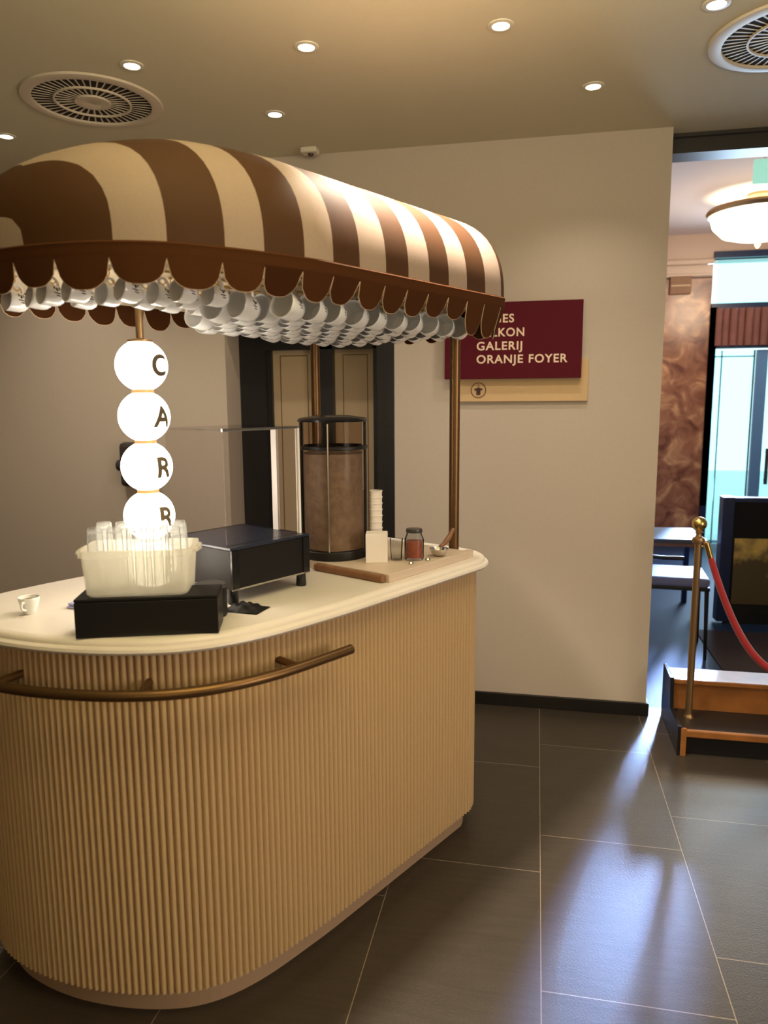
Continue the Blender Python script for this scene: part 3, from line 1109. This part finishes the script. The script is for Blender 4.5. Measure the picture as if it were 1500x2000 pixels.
# canopy
SEAM = 1.82
KH = 0.292
KX0, KX1 = -2.085, -1.218
KN = 0.5 * (KX0 + KX1)
HW = 0.5 * (KX1 - KX0)
U0 = 1.27
arcR = [(KX1, U0), (-1.232, 1.19), (-1.252, 1.10), (-1.278, 1.02), (-1.320, 0.925), (-1.392, 0.846), (-1.497, 0.782), (-1.62, 0.742), (-1.73, 0.73), (-1.84, 0.745), (-1.95, 0.80), (-2.02, 0.89), (-2.06, 1.0), (-2.08, 1.13), (KX0, U0)]
ARC = catmull(arcR, 6)
UE = 2.085
PW = 2.6


def hgt(t_):
    return KH * max(0.0, 1 - abs(t_) ** PW) ** (1 / PW)


TS = [1.0, 0.9985, 0.994, 0.985, 0.97, 0.945, 0.91, 0.87, 0.82, 0.76, 0.69, 0.61, 0.52, 0.42, 0.30, 0.15, 0.0]
m = MB()
vs_, fs_ = [], []
na = len(ARC)
for (n_, u_) in ARC:
    for t_ in TS:
        vs_.append((KN + t_ * (n_ - KN) - NC, U0 + t_ * (u_ - U0) - UC, SEAM + hgt(t_)))
nt_ = len(TS)
for i in range(na - 1):
    for k in range(nt_ - 1):
        fs_.append((i * nt_ + k, (i + 1) * nt_ + k, (i + 1) * nt_ + k + 1, i * nt_ + k + 1))
m.add(vs_, fs_, 0, True)
TF = [s for s in TS] + [-s for s in TS[-2::-1]]
us = [U0 + (2.078 - U0) * i / 24 for i in range(25)]
rows = [(u_, 1.0, 0.0) for u_ in us] + [(2.078 + 0.055 * math.sin(R(a)), 1.0, 0.055 * (1 - math.cos(R(a)))) for a in (15, 30, 45, 60, 75, 90)]
vs_, fs_ = [], []
for u_, s_, ins in rows:
    kx = (HW - ins) / HW
    kz = (KH - ins) / KH
    for t_ in TF:
        vs_.append((KN + t_ * kx * HW - NC, u_ - UC, SEAM + kz * hgt(t_)))
nf = len(TF)
for i in range(len(rows) - 1):
    for k in range(nf - 1):
        fs_.append((i * nf + k, (i + 1) * nf + k, (i + 1) * nf + k + 1, i * nf + k + 1))
fs_.append(tuple((len(rows) - 1) * nf + k for k in range(nf)))
m.add(vs_, fs_, 0, True)
BND = [0.736, 0.782, 0.843, 0.924, 1.029, 1.120, 1.217, 1.308, 1.402, 1.497, 1.592, 1.686, 1.781, 1.879, 1.974, 2.071]
canopy = m.build('canopy', stripe_material([b_ - UC for b_ in BND]), cart)
bm = bmesh.new()
bm.from_mesh(canopy.data)
bmesh.ops.remove_doubles(bm, verts=list(bm.verts), dist=0.004)
bmesh.ops.recalc_face_normals(bm, faces=list(bm.faces))
bm.to_mesh(canopy.data)
bm.free()
canopy.data.set_sharp_from_angle(angle=R(75))

# outline of the canopy hem
HEM = [(KX1, 2.078), (KX1, 1.75), (KX1, 1.5)] + ARC + [(KX0, 1.6), (KX0, 2.078)] + arc(KX0 + 0.055, 2.078, 0.055, 180, 90, 5)[1:] + arc(KX1 - 0.055, 2.078, 0.055, 90, 0, 5)[:-1]
HEM = [Vector((p[0] - NC, p[1] - UC)) for p in HEM]
# hem band
hb = resample(HEM, 0.012)
hn = normals(hb)
hs = 1 if hn[0].dot(hb[0]) > 0 else -1
NOTCH, TIP = 1.791, 1.735
m = MB()
prof_b = [(0.001, SEAM + 0.004), (0.005, SEAM), (0.003, SEAM - 0.006), (0.004, NOTCH + 0.012), (0.001, NOTCH), (-0.001, NOTCH), (-0.001, SEAM + 0.004)]
nn = len(hb)
vs_ = []
for off, z in prof_b:
    vs_ += [(p.x + hs * off * q.x, p.y + hs * off * q.y, z) for p, q in zip(hb, hn)]
m.add(vs_, [(k * nn + i, k * nn + (i + 1) % nn, (k + 1) * nn + (i + 1) % nn, (k + 1) * nn + i) for k in range(len(prof_b) - 1) for i in range(nn)], 0, True)
band = m.build('valance', M['valance'], cart)
# scallops between the stripe boundaries
hl = resample(HEM, 0.002)
hln = normals(hl)
hls = 1 if hln[0].dot(hl[0]) > 0 else -1
marks = []
for b_ in BND[-2::-1]:
    best = min(range(len(hl)), key=lambda i: abs(hl[i].y + UC - b_) + (10 if hl[i].x + NC < -1.60 else 0))
    marks.append(best)
marks = sorted(set(marks))
N = len(hl)
w_idx = 49
first, last = marks[0], marks[-1]
rest = N - (last - first)
k = max(1, int(round(rest / w_idx)))
marks += [(last + int(round(rest * i / k))) for i in range(1, k)]
marks = marks + [marks[0] + N]
for a_, b_ in zip(marks, marks[1:]):
    if b_ - a_ < 12:
        continue
    m = MB()
    cols, rws = 14, 5
    rnd = random.uniform(-0.006, 0.006)
    mid = hl[((a_ + b_) // 2) % N]
    right_side = mid.x + NC > -1.25
    left_side = mid.x + NC < -2.0 and mid.y + UC > 1.42
    lean = 0.010 if not right_side else 0.026 + random.uniform(-0.006, 0.012)
    tipz = TIP + rnd - (0.034 if mid.y + UC > 1.90 and mid.x + NC > -1.62 else 0.0) + (0.016 if left_side else 0.0)
    vo, vi, edge = [], [], []
    for r in range(rws + 1):
        for c in range(cols + 1):
            k = c / cols
            idx = int(round(a_ + (b_ - a_) * k)) % N
            p, q = hl[idx], hln[idx] * hls
            x_ = 2 * k - 1
            depth = (NOTCH - tipz) * max(0.0, 1 - abs(x_) ** 2.6) ** (1 / 1.9)
            fr = r / rws
            z = NOTCH + 0.004 - (depth + 0.004) * fr
            off = 0.003 - lean * (depth * fr) / (NOTCH - tipz) + 0.004 * math.cos(x_ * PI / 2) * fr
            vo.append((p.x + off * q.x, p.y + off * q.y, z))
            off -= 0.0022
            vi.append((p.x + off * q.x, p.y + off * q.y, z))
            if r == rws:
                edge.append(Vector((p.x + (off + 0.001) * q.x, p.y + (off + 0.001) * q.y, z)))
    w_ = cols + 1
    fs_ = [(r * w_ + c, r * w_ + c + 1, (r + 1) * w_ + c + 1, (r + 1) * w_ + c) for r in range(rws) for c in range(cols)]
    m.add(vo, fs_, 0, True)
    m.add(vi, [f[::-1] for f in fs_], 0, True)
    m.tube(edge, 0.0012, 6, mi=1)
    m.build('scallop', [M['valance'], M['piping']], band)

# underside board with grooves
inner = [p - hs * 0.006 * q for p, q in zip(hb, hn)]
m = MB().prism([(p.x, p.y) for p in inner], 1.797, 1.806)
rack = m.build('cup_rack', M['slats'], cart)
m = MB()

# cups, on hooks
CUP_PROF = [(0.0, 0.033), (0.016, 0.0335), (0.0185, 0.0325), (0.020, 0.030), (0.026, 0.024), (0.0305, 0.012), (0.0325, -0.005), (0.0335, -0.024), (0.0340, -0.032), (0.0333, -0.0335), (0.0322, -0.032), (0.0315, -0.02), (0.0300, 0.0), (0.0270, 0.016), (0.020, 0.026), (0.0, 0.028)]


def mug_proto(scale):
    t_ = bpy.data.objects.new('coffee_mug', None)
    t_.empty_display_size = 0.02
    m_ = MB()
    v0 = len(m_.v)
    m_.lathe([(r * scale, z * scale) for r, z in CUP_PROF], seg=28)
    # turn the axis to local y: mouth towards -y
    m_.v = [(x, z, -y) if False else (x, z, y) for x, y, z in m_.v]
    cup = m_.build('cup', M['mug'], t_)
    m_ = MB()
    pts_ = [(0, -0.016 * scale, 0.0315 * scale), (0, -0.019 * scale, 0.043 * scale), (0, -0.010 * scale, 0.052 * scale), (0, 0.004 * scale, 0.051 * scale), (0, 0.013 * scale, 0.043 * scale), (0, 0.019 * scale, 0.028 * scale)]
    cp = []
    for i in range(len(pts_) - 1):
        cp.append(pts_[i])
        cp.append(tuple(0.5 * (a + b) for a, b in zip(pts_[i], pts_[i + 1])))
    cp.append(pts_[-1])
    m_.tube(cp, 0.0042 * scale, 8)
    h = m_.build('handle', M['porcelain'], t_)
    return t_, [cup, h]


def inside(p, poly):
    c = False
    n = len(poly)
    j = n - 1
    for i in range(n):
        a, b = poly[i], poly[j]
        if (a[1] > p[1]) != (b[1] > p[1]) and p[0] < (b[0] - a[0]) * (p[1] - a[1]) / (b[1] - a[1]) + a[0]:
            c = not c
        j = i
    return c


inn = [(p.x + NC - hs * 0.058 * q.x, p.y + UC - hs * 0.058 * q.y) for p, q in zip(hb, hn)]


def left_bound(u_):
    tb = [(0.7, -1.82), (0.86, -1.80), (0.95, -1.62), (1.05, -1.56), (1.2, -1.62), (1.3, -1.70), (1.45, -1.78), (2.2, -1.80)]
    for (a, x), (b, y) in zip(tb, tb[1:]):
        if a <= u_ <= b:
            return x + (y - x) * (u_ - a) / (b - a)
    return -1.8


protos = {True: mug_proto(0.74), False: mug_proto(0.98)}
hook_m = MB()
hook_m.tube([(0, 0, 0.0), (0, 0, -0.012), (0, -0.006, -0.020), (0, -0.004, -0.030), (0, 0.004, -0.034), (0, 0.010, -0.029), (0, 0.010, -0.023)], 0.0016, 6)
hook_m.lathe([(0, 0), (0.005, 0), (0.005, -0.003), (0, -0.003)], seg=10)
hook0 = None
counts = {}
rows_ = {}
spots = []
for k in range(7):
    n_ = -1.295 - 0.083 * k
    for j in range(-5, 13):
        u_ = 1.0 + 0.0795 * j + (0.012 if k % 2 else 0)
        if u_ > 1.985 or not inside((n_, u_), inn) or n_ < left_bound(u_) - 0.01:
            continue
        small = (u_ - 1.05) < -0.55 * (n_ + 1.30)
        spots.append((k, n_, u_, small))
for k in range(7):
    rows_[k] = [s for s in spots if s[0] == k]
used = {True: False, False: False}
for k in rows_:
    lst = sorted(rows_[k], key=lambda s: -s[2])
    for i, (k_, n_, u_, small) in enumerate(lst):
        root, kids = protos[small]
        zc = 1.738 if small else 1.721
        if not used[small]:
            t = root
            COL.objects.link(t)
            used[small] = True
        else:
            t = root.copy()
            COL.objects.link(t)
            for c in kids:
                c2 = c.copy()
                COL.objects.link(c2)
                c2.parent = t
        ju, jn = random.uniform(-0.006, 0.006), random.uniform(-0.003, 0.003)
        t.location = W(n_ + jn, u_ + ju, zc)
        t.rotation_euler = (R(random.uniform(-13, -6)), R(random.uniform(-5, 5)), -CA + R(random.uniform(-6, 6) + (0 if small else 8 + 14 * (u_ - 1.0))))
        rowname = ['outermost row', 'second row in', 'third row in', 'fourth row in', 'fifth row in', 'sixth row in', 'innermost row'][k]
        tag(t, 'white %s hanging %s from the far post in the %s' % ('espresso cup' if small else 'coffee mug', ordinal(i), rowname), 'mug', 'white mugs hanging under the canopy')
        if hook0 is None:
            hook0 = hook_m.build('hook', M['brass'], rack)
            h = hook0
        else:
            h = hook0.copy()
            COL.objects.link(h)
        h.parent = rack
        h.location = (n_ + jn - NC, u_ + ju - UC, 1.797)

# brass bars of the rack
m = MB()
for k in range(7):
    n_ = -1.295 - 0.083 * k
    m.tube([(n_ - NC, (1.0 if k < 3 else 1.2) - UC, 1.793), (n_ - NC, 2.0 - UC, 1.793)], 0.003, 6)
m.build('rack_bar', M['brass'], rack)

# ------------------------------------------------------------------ globe column lamp
LN, LU = -1.655, 1.070
lamp = thing('globe_lamp', 'column lamp of stacked glowing white globes lettered C A R R standing on the counter', 'lamp', W(LN, LU, CTZ), -CA)
GR = 0.0634
ZG = [1.594 - 0.126 * i - CTZ for i in range(5)]
MB().lathe([(0, 0), (0.05, 0), (0.05, 0.008), (0.022, 0.014), (0.022, 0.05), (0, 0.05)], seg=32).build('base', M['brass_dull'], lamp)
MB().tube([(0, 0, ZG[0] + GR - 0.004), (0, 0, 1.80 - CTZ)], 0.0095, 14).build('rod', M['brass_dull'], lamp)
MB().lathe([(0, ZG[0] + GR - 0.006), (0.031, ZG[0] + GR - 0.006), (0.031, ZG[0] + GR - 0.001), (0.012, ZG[0] + GR + 0.003), (0, ZG[0] + GR + 0.003)], seg=32).build('top_cap', M['brass_dull'], lamp)
CHS = 'CARR\u00c9'
for i, zc in enumerate(ZG):
    g = MB().lathe([(GR * math.sin(PI * k / 28), -GR * math.cos(PI * k / 28)) for k in range(29)], seg=48).build('globe', M['globe'], lamp, loc=(0, 0, zc))
    if i < 4:
        MB().lathe([(0.0, -0.063 - 0.0045), (0.0270, -0.063 - 0.0045), (0.0270, -0.063 + 0.0045), (0, -0.063 + 0.0045)], seg=32).build('collar', M['globe_collar'], lamp, loc=(0, 0, zc))
    me = text_mesh(CHS[i], 0.075, 0.0, 0.0026, 1.0)
    bm = bmesh.new()
    bm.from_mesh(me)
    bmesh.ops.triangulate(bm, faces=list(bm.faces))
    for _ in range(5):
        bmesh.ops.subdivide_edges(bm, edges=[e for e in bm.edges if e.calc_length() > 0.005], cuts=1)
        bmesh.ops.triangulate(bm, faces=list(bm.faces))
    xs_ = [v.co.x for v in bm.verts]
    ys_ = [v.co.y for v in bm.verts]
    cx, cy = 0.5 * (min(xs_) + max(xs_)), 0.5 * (min(ys_) + max(ys_))
    if i == 4:
        cy = cy - 0.006
    rr = GR + 0.0013
    for v in bm.verts:
        a = (v.co.x - cx) / GR * 0.95
        b = (v.co.y - cy) / GR * 0.95
        v.co = Vector((rr * math.cos(b) * math.cos(a), rr * math.cos(b) * math.sin(a), rr * math.sin(b)))
    me2 = bpy.data.meshes.new('letter')
    bm.to_mesh(me2)
    bm.free()
    me2.materials.append(M['letter_dark'])
    o = bpy.data.objects.new('letter', me2)
    COL.objects.link(o)
    o.parent = g
    o.rotation_euler = (0, 0, R(11))

# ------------------------------------------------------------------ things on the counter
# black box under the glass bin
BA, BB = Vector((-1.541, 0.792)), Vector((-1.322, 1.018))
ang = math.atan2(BB.y - BA.y, BB.x - BA.x)
ex = (BB - BA).normalized()
ey = Vector((-ex.y, ex.x))
bw = (BB - BA).length
BXD = 0.105
cxy = BA + ex * (bw / 2) + ey * (BXD / 2)
blk = thing('black_box', 'matt black box carrying the plastic bin of glasses', 'box', W(cxy.x, cxy.y, CTZ), -CA + ang)
MB().box((0, 0, 0.041), (bw, BXD, 0.082), bevel=0.0015).build('body', M['black'], blk)
MB().box((0, 0, 0.0865), (bw, BXD, 0.007), bevel=0.002).build('lid', M['charcoal'], blk)
BZ = CTZ + 0.0905


def rrect(hx, hy, r, k=6):
    out = []
    for (cx, cy, a0) in ((hx - r, hy - r, 0), (-hx + r, hy - r, 90), (-hx + r, -hy + r, 180), (hx - r, -hy + r, 270)):
        out += arc(cx, cy, r, a0, a0 + 90, k)
    return out


# frosted bin
bin_c = BA + ex * (0.018 + 0.118) + ey * 0.074
bn = thing('plastic_bin', 'frosted white plastic bin full of upturned glasses on the black box', 'bin', W(bin_c.x, bin_c.y, BZ), -CA + ang)
m = MB()
layers = [(0.0, 0.0, 0.0, True), ]
prof_out = [(0.108, 0.060, 0.0), (0.113, 0.065, 0.006), (0.1190, 0.070, 0.090), (0.1240, 0.0755, 0.092), (0.1245, 0.076, 0.106), (0.1195, 0.071, 0.107), (0.1170, 0.068, 0.092), (0.1110, 0.063, 0.008), (0.106, 0.058, 0.004)]
vs_, fs_ = [], []
for hx, hy, z in prof_out:
    vs_ += [(x, y, z) for x, y in rrect(hx, hy, 0.018)]
nn = len(rrect(0.1, 0.1, 0.018))
for k in range(len(prof_out) - 1):
    for i in range(nn):
        j = (i + 1) % nn
        fs_.append((k * nn + i, k * nn + j, (k + 1) * nn + j, (k + 1) * nn + i))
fs_.append(tuple(range(nn))[::-1])
fs_.append(tuple((len(prof_out) - 1) * nn + i for i in range(nn)))
m.add(vs_, fs_, 0, True)
m.build('tub', M['frosted'], bn)
for s in (-1, 1):
    m = MB()
    m.tube([(s * 0.122, -0.035, 0.098), (s * 0.131, -0.033, 0.098), (s * 0.134, 0.0, 0.097), (s * 0.131, 0.033, 0.098), (s * 0.122, 0.035, 0.098)], 0.005, 8)
    m.build('grip', M['frosted'], bn)

# glasses, mouth down
gm = MB()
GH = 0.150
gm.lathe([(0.0200, 0.0), (0.0185, GH * 0.5), (0.0168, GH - 0.004), (0.0150, GH), (0.0, GH)], seg=20)
gm.lathe([(0.0, GH - 0.012), (0.0155, GH - 0.011), (0.0160, GH - 0.006)], seg=20)
glass0 = None
gi = 0
for row in range(3):
    for c in range(5):
        gx = -0.086 + 0.0425 * c + (0.006 if row % 2 else -0.003)
        gy = -0.040 + 0.0405 * row
        if glass0 is None:
            glass0 = gm.build('drinking_glass', brightened_glass('brightened_clear_glass'))
            o = glass0
        else:
            o = glass0.copy()
            COL.objects.link(o)
        p2 = bin_c + ex * gx + ey * gy
        o.location = W(p2.x, p2.y, BZ + 0.0045 + (0.012 if row == 2 else 0.0))
        o.location.z = BZ + 0.0045
        tag(o, 'clear upturned glass in the plastic bin, %s from left in the %s row' % (ordinal(c), ['front', 'middle', 'back'][row]), 'glass', 'upturned glasses in the bin')

# espresso cup on counter
t = thing('espresso_cup', 'small white espresso cup of coffee standing alone at the counter end', 'cup', W(-1.828, 0.826, CTZ), -CA)
m = MB().lathe([(0, 0.001), (0.013, 0.0), (0.0145, 0.002), (0.017, 0.010), (0.0215, 0.022), (0.0245, 0.035), (0.0258, 0.0425), (0.0252, 0.0432), (0.0243, 0.0425), (0.0230, 0.034), (0.0195, 0.020), (0.014, 0.008), (0, 0.006)], seg=36)
m.build('cup', M['porcelain'], t)
MB().lathe([(0, 0.0345), (0.0228, 0.0345), (0.0226, 0.033), (0, 0.033)], seg=36).build('coffee', M['coffee'], t)
hd = Vector((0.50, -0.86, 0))
# handle towards the camera's left-front
hx_ = Vector((0.5, -0.87, 0)).normalized()
MB().tube([hx_ * 0.0215 + Vector((0, 0, 0.034)), hx_ * 0.033 + Vector((0, 0, 0.035)), hx_ * 0.037 + Vector((0, 0, 0.027)), hx_ * 0.033 + Vector((0, 0, 0.018)), hx_ * 0.0185 + Vector((0, 0, 0.013))], 0.0032, 8).build('handle', M['porcelain'], t, rot=(0, 0, R(6)))

# sugar packets
for i in range(2):
    o = MB().box((0, 0, 0.004 + 0.008 * i), (0.055, 0.020, 0.006), bevel=0.002).build('paper_sachet', M['packet'])
    o.location = W(-1.775 + 0.004 * i, 0.925, CTZ)
    o.rotation_euler = (0, 0, -CA + R(25 - 8 * i))
    tag(o, 'small lilac and white paper sachet beside the black box, %s of two' % ['lower', 'upper'][i], 'sachet', 'paper sachets on the counter')

# knock box behind right of the black box
t = thing('knock_box', 'round grey topped black container right behind the black box', 'container', W(-1.453, 1.098, CTZ))
MB().lathe([(0, 0), (0.038, 0), (0.040, 0.004), (0.040, 0.070), (0.038, 0.073), (0, 0.073)], seg=36).build('body', M['black'], t)
MB().lathe([(0, 0.073), (0.0405, 0.073), (0.041, 0.078), (0.038, 0.081), (0, 0.081)], seg=36).build('lid', M['dark_grey'], t)
# crumpled dark cloth
m = MB()
g = 14
vs_ = []
for i in range(g + 1):
    for j in range(g + 1):
        x, y = (i / g - 0.5), (j / g - 0.5)
        r2 = math.hypot(x, y)
        edge_ = max(0, 1 - (2 * r2) ** 3)
        vs_.append((x * 0.10, y * 0.075, 0.002 + 0.020 * edge_ * (0.6 + 0.4 * math.sin(14 * x + 5 * y) * math.cos(11 * y - 4 * x))))
m.add(vs_, [(i * (g + 1) + j, (i + 1) * (g + 1) + j, (i + 1) * (g + 1) + j + 1, i * (g + 1) + j + 1) for i in range(g) for j in range(g)], 0, True)
m.add([(v[0], v[1], 0.0005) for v in vs_], [(i * (g + 1) + j, i * (g + 1) + j + 1, (i + 1) * (g + 1) + j + 1, (i + 1) * (g + 1) + j) for i in range(g) for j in range(g)], 0, True)
o = m.build('bar_cloth', M['charcoal'])
o.location = W(-1.425, 1.185, CTZ)
o.rotation_euler = (0, 0, -CA + R(20))
tag(o, 'crumpled dark cloth lying on the counter before the display case', 'cloth')

# display case: dark base with clear cover
CN0, CN1, CU0, CU1 = -1.760, -1.478, 1.185, 1.465
cs = thing('display_case', 'black based display case with clear acrylic cover beside the globe lamp', 'display case', W(0.5 * (CN0 + CN1), 0.5 * (CU0 + CU1), CTZ), -CA)
cw, cd = CN1 - CN0, CU1 - CU0
MB().box((0, 0, 0.092), (cw, cd, 0.105), bevel=0.003).build('base', M['charcoal'], cs)
MB().box((0, 0, 0.148), (cw + 0.006, cd + 0.006, 0.007), bevel=0.002).build('base_top', M['blue_black'], cs)
for yy in (-cd / 2 + 0.012, cd / 2 - 0.012):
    MB().box((cw / 2 + 0.001, yy, 0.092), (0.006, 0.024, 0.104)).build('corner_strip', M['black_gloss'], cs)
MB().box((cw / 2 + 0.002, 0, 0.041), (0.004, cd, 0.004)).build('edge_strip', M['steel'], cs)
for sx in (-1, 1):
    for sy in (-1, 1):
        MB().lathe([(0, 0), (0.014, 0), (0.015, 0.004), (0.013, 0.040), (0, 0.040)], seg=20).build('foot', M['black_gloss'], cs, loc=(sx * (cw / 2 - 0.016), sy * (cd / 2 - 0.016), 0))
m = MB()
h0, h1 = 0.1515, 0.450
tk = 0.005
m.box((cw / 2 - 0.027, 0, 0.5 * (h0 + h1)), (tk, cd - 0.02, h1 - h0))
m.box((-cw / 2 + 0.010, 0, 0.5 * (h0 + h1)), (tk, cd - 0.02, h1 - h0))
m.box((-0.0085, cd / 2 - 0.010, 0.5 * (h0 + h1)), (cw - 0.043, tk, h1 - h0))
m.box((-0.0085, 0, h1 + 0.003), (cw - 0.029, cd - 0.012, tk))
m.build('cover', M['acrylic'], cs)
pe = mat('lit_edge_white', (0.92, 0.90, 0.88), 0.12)  # white colour stands in for light caught along the cover edges
MB().box((cw / 2 - 0.027, cd / 2 - 0.008, 0.5 * (h0 + h1)), (0.010, 0.007, h1 - h0)).build('cover_edge', pe, cs)
MB().box((cw / 2 - 0.122, cd / 2 - 0.008, 0.5 * (h0 + h1)), (0.022, 0.008, h1 - h0)).build('cover_edge', pe, cs)  # inner bar paints a bright vertical highlight on the rear panel
MB().box((cw / 2 - 0.025, 0, h1 + 0.002), (0.004, cd - 0.012, 0.007)).build('cover_edge', M['steel'], cs)

# board with grinder and small items
bd = thing('serving_board', 'long pale serving board with brown near end along the counter edge', 'board', W(-1.455, 1.84, CTZ), -CA)
MB().box((-0.075, 0.0, 0.0125), (0.44, 0.43, 0.025), bevel=0.002).build('board', M['board'], bd)
MB().box((-0.005, -0.225, 0.011), (0.28, 0.022, 0.022), bevel=0.006).build('end_trim', M['board_edge'], bd)
MB().box((0.132, 0.228, 0.0125), (0.024, 0.022, 0.025), bevel=0.002).build('end_block', M['board'], bd)
BDZ = CTZ + 0.025
gr = thing('bean_canister', 'tall clear cylinder of brown beans with black lid on the serving board', 'canister', W(-1.628, 1.735, BDZ), -CA)
CR = 0.108
MB().lathe([(0, 0), (CR, 0), (CR + 0.002, 0.004), (CR + 0.002, 0.026), (CR - 0.002, 0.03), (0, 0.03)], seg=48).build('foot_ring', M['black'], gr)
MB().lathe([(CR - 0.003, 0.03), (CR, 0.03), (CR, 0.435), (CR - 0.003, 0.435), (CR - 0.003, 0.03)], seg=48).build('cylinder', M['smoke'], gr)
MB().lathe([(0, 0.031), (CR - 0.006, 0.031), (CR - 0.006, 0.335), (0.05, 0.348), (0, 0.35)], seg=48).build('beans', M['beans'], gr)
MB().lathe([(CR + 0.0004, 0.348), (CR + 0.003, 0.350), (CR + 0.003, 0.358), (CR + 0.0004, 0.360), (CR + 0.0004, 0.348)], seg=48).build('band', M['black'], gr)
MB().lathe([(0, 0.435), (CR + 0.004, 0.435), (CR + 0.005, 0.441), (CR - 0.004, 0.447), (0.05, 0.455), (0, 0.456)], seg=48).build('lid', M['black_gloss'], gr)

MB().box((0.0, 0, 0.23), (0.006, 0.004, 0.40)).build('highlight_strip', M['steel'], gr, loc=(0.57 * CR, -0.82 * CR - 0.001, 0.0), rot=(0, 0, R(-55)))  # steel strip stands in for a vertical highlight on the cylinder
t = thing('white_carton', 'white cardboard carton beside the bean canister', 'carton', W(-1.456, 1.744, BDZ), -CA + R(38))
MB().box((0, 0, 0.045), (0.068, 0.055, 0.09), bevel=0.0015).build('body', M['white_card'], t)
MB().box((0, 0, 0.091), (0.066, 0.053, 0.002)).build('flap', M['white_card'], t)
t = thing('cup_stack', 'slim stack of white paper cups behind the white carton', 'cups', W(-1.505, 1.800, BDZ), -CA)
for i in range(9):
    z = 0.02 * i
    MB().lathe([(0.017, z), (0.020, z + 0.052), (0.0215, z + 0.053), (0.0215, z + 0.056), (0.0195, z + 0.056), (0.0165, z + 0.002), (0, z + 0.002), (0, z), (0.017, z)], seg=24).build('paper_cup', M['white_card'], t)
t = thing('preserve_jar', 'glass jar of red-brown contents standing at the far board end', 'jar', W(-1.380, 1.838, BDZ), -CA)
MB().lathe([(0, 0.001), (0.028, 0.001), (0.031, 0.006), (0.031, 0.065), (0.024, 0.082), (0.024, 0.088), (0.0225, 0.088), (0.0225, 0.081), (0.029, 0.064), (0.029, 0.007), (0, 0.006)], seg=32).build('glass', M['glass'], t)
MB().lathe([(0, 0.008), (0.028, 0.008), (0.028, 0.060), (0, 0.062)], seg=32).build('contents', M['jam'], t)
MB().lathe([(0, 0.088), (0.026, 0.088), (0.027, 0.091), (0.025, 0.099), (0, 0.101)], seg=32).build('lid', M['dark_grey'], t)
t = thing('small_tumbler', 'small clear empty tumbler between the carton and the jar', 'glass', W(-1.418, 1.795, BDZ))
MB().lathe([(0, 0), (0.017, 0), (0.021, 0.07), (0.0197, 0.07), (0.016, 0.004), (0, 0.004)], seg=24).build('tumbler', M['glass'], t)
t = thing('metal_strainer', 'small shiny metal strainer with dark curved handle leaning to the post', 'strainer', W(-1.345, 1.925, BDZ), -CA)
MB().lathe([(0, 0), (0.012, 0.0), (0.024, 0.010), (0.030, 0.024), (0.031, 0.026), (0.028, 0.024), (0.022, 0.011), (0.011, 0.002), (0, 0.002)], seg=28).build('bowl', M['steel'], t)
MB().tube([(-0.015, 0.026, 0.026), (-0.02, 0.06, 0.030), (-0.028, 0.10, 0.045), (-0.036, 0.135, 0.066)], [0.005, 0.008, 0.009, 0.007], 10).build('handle', M['board_edge'], t)
for i, (n_, u_) in enumerate(((-1.345, 1.775), (-1.335, 1.850))):
    o = MB().lathe([(0, 0), (0.007, 0), (0.009, 0.003), (0.006, 0.008), (0, 0.009)], seg=14).build('foil_sweet', M['steel'])
    o.location = W(n_, u_, BDZ)
    tag(o, 'tiny shiny foil sweet on the board, %s the camera of two' % ['nearer', 'farther from'][i], 'sweet', 'foil sweets on the board')
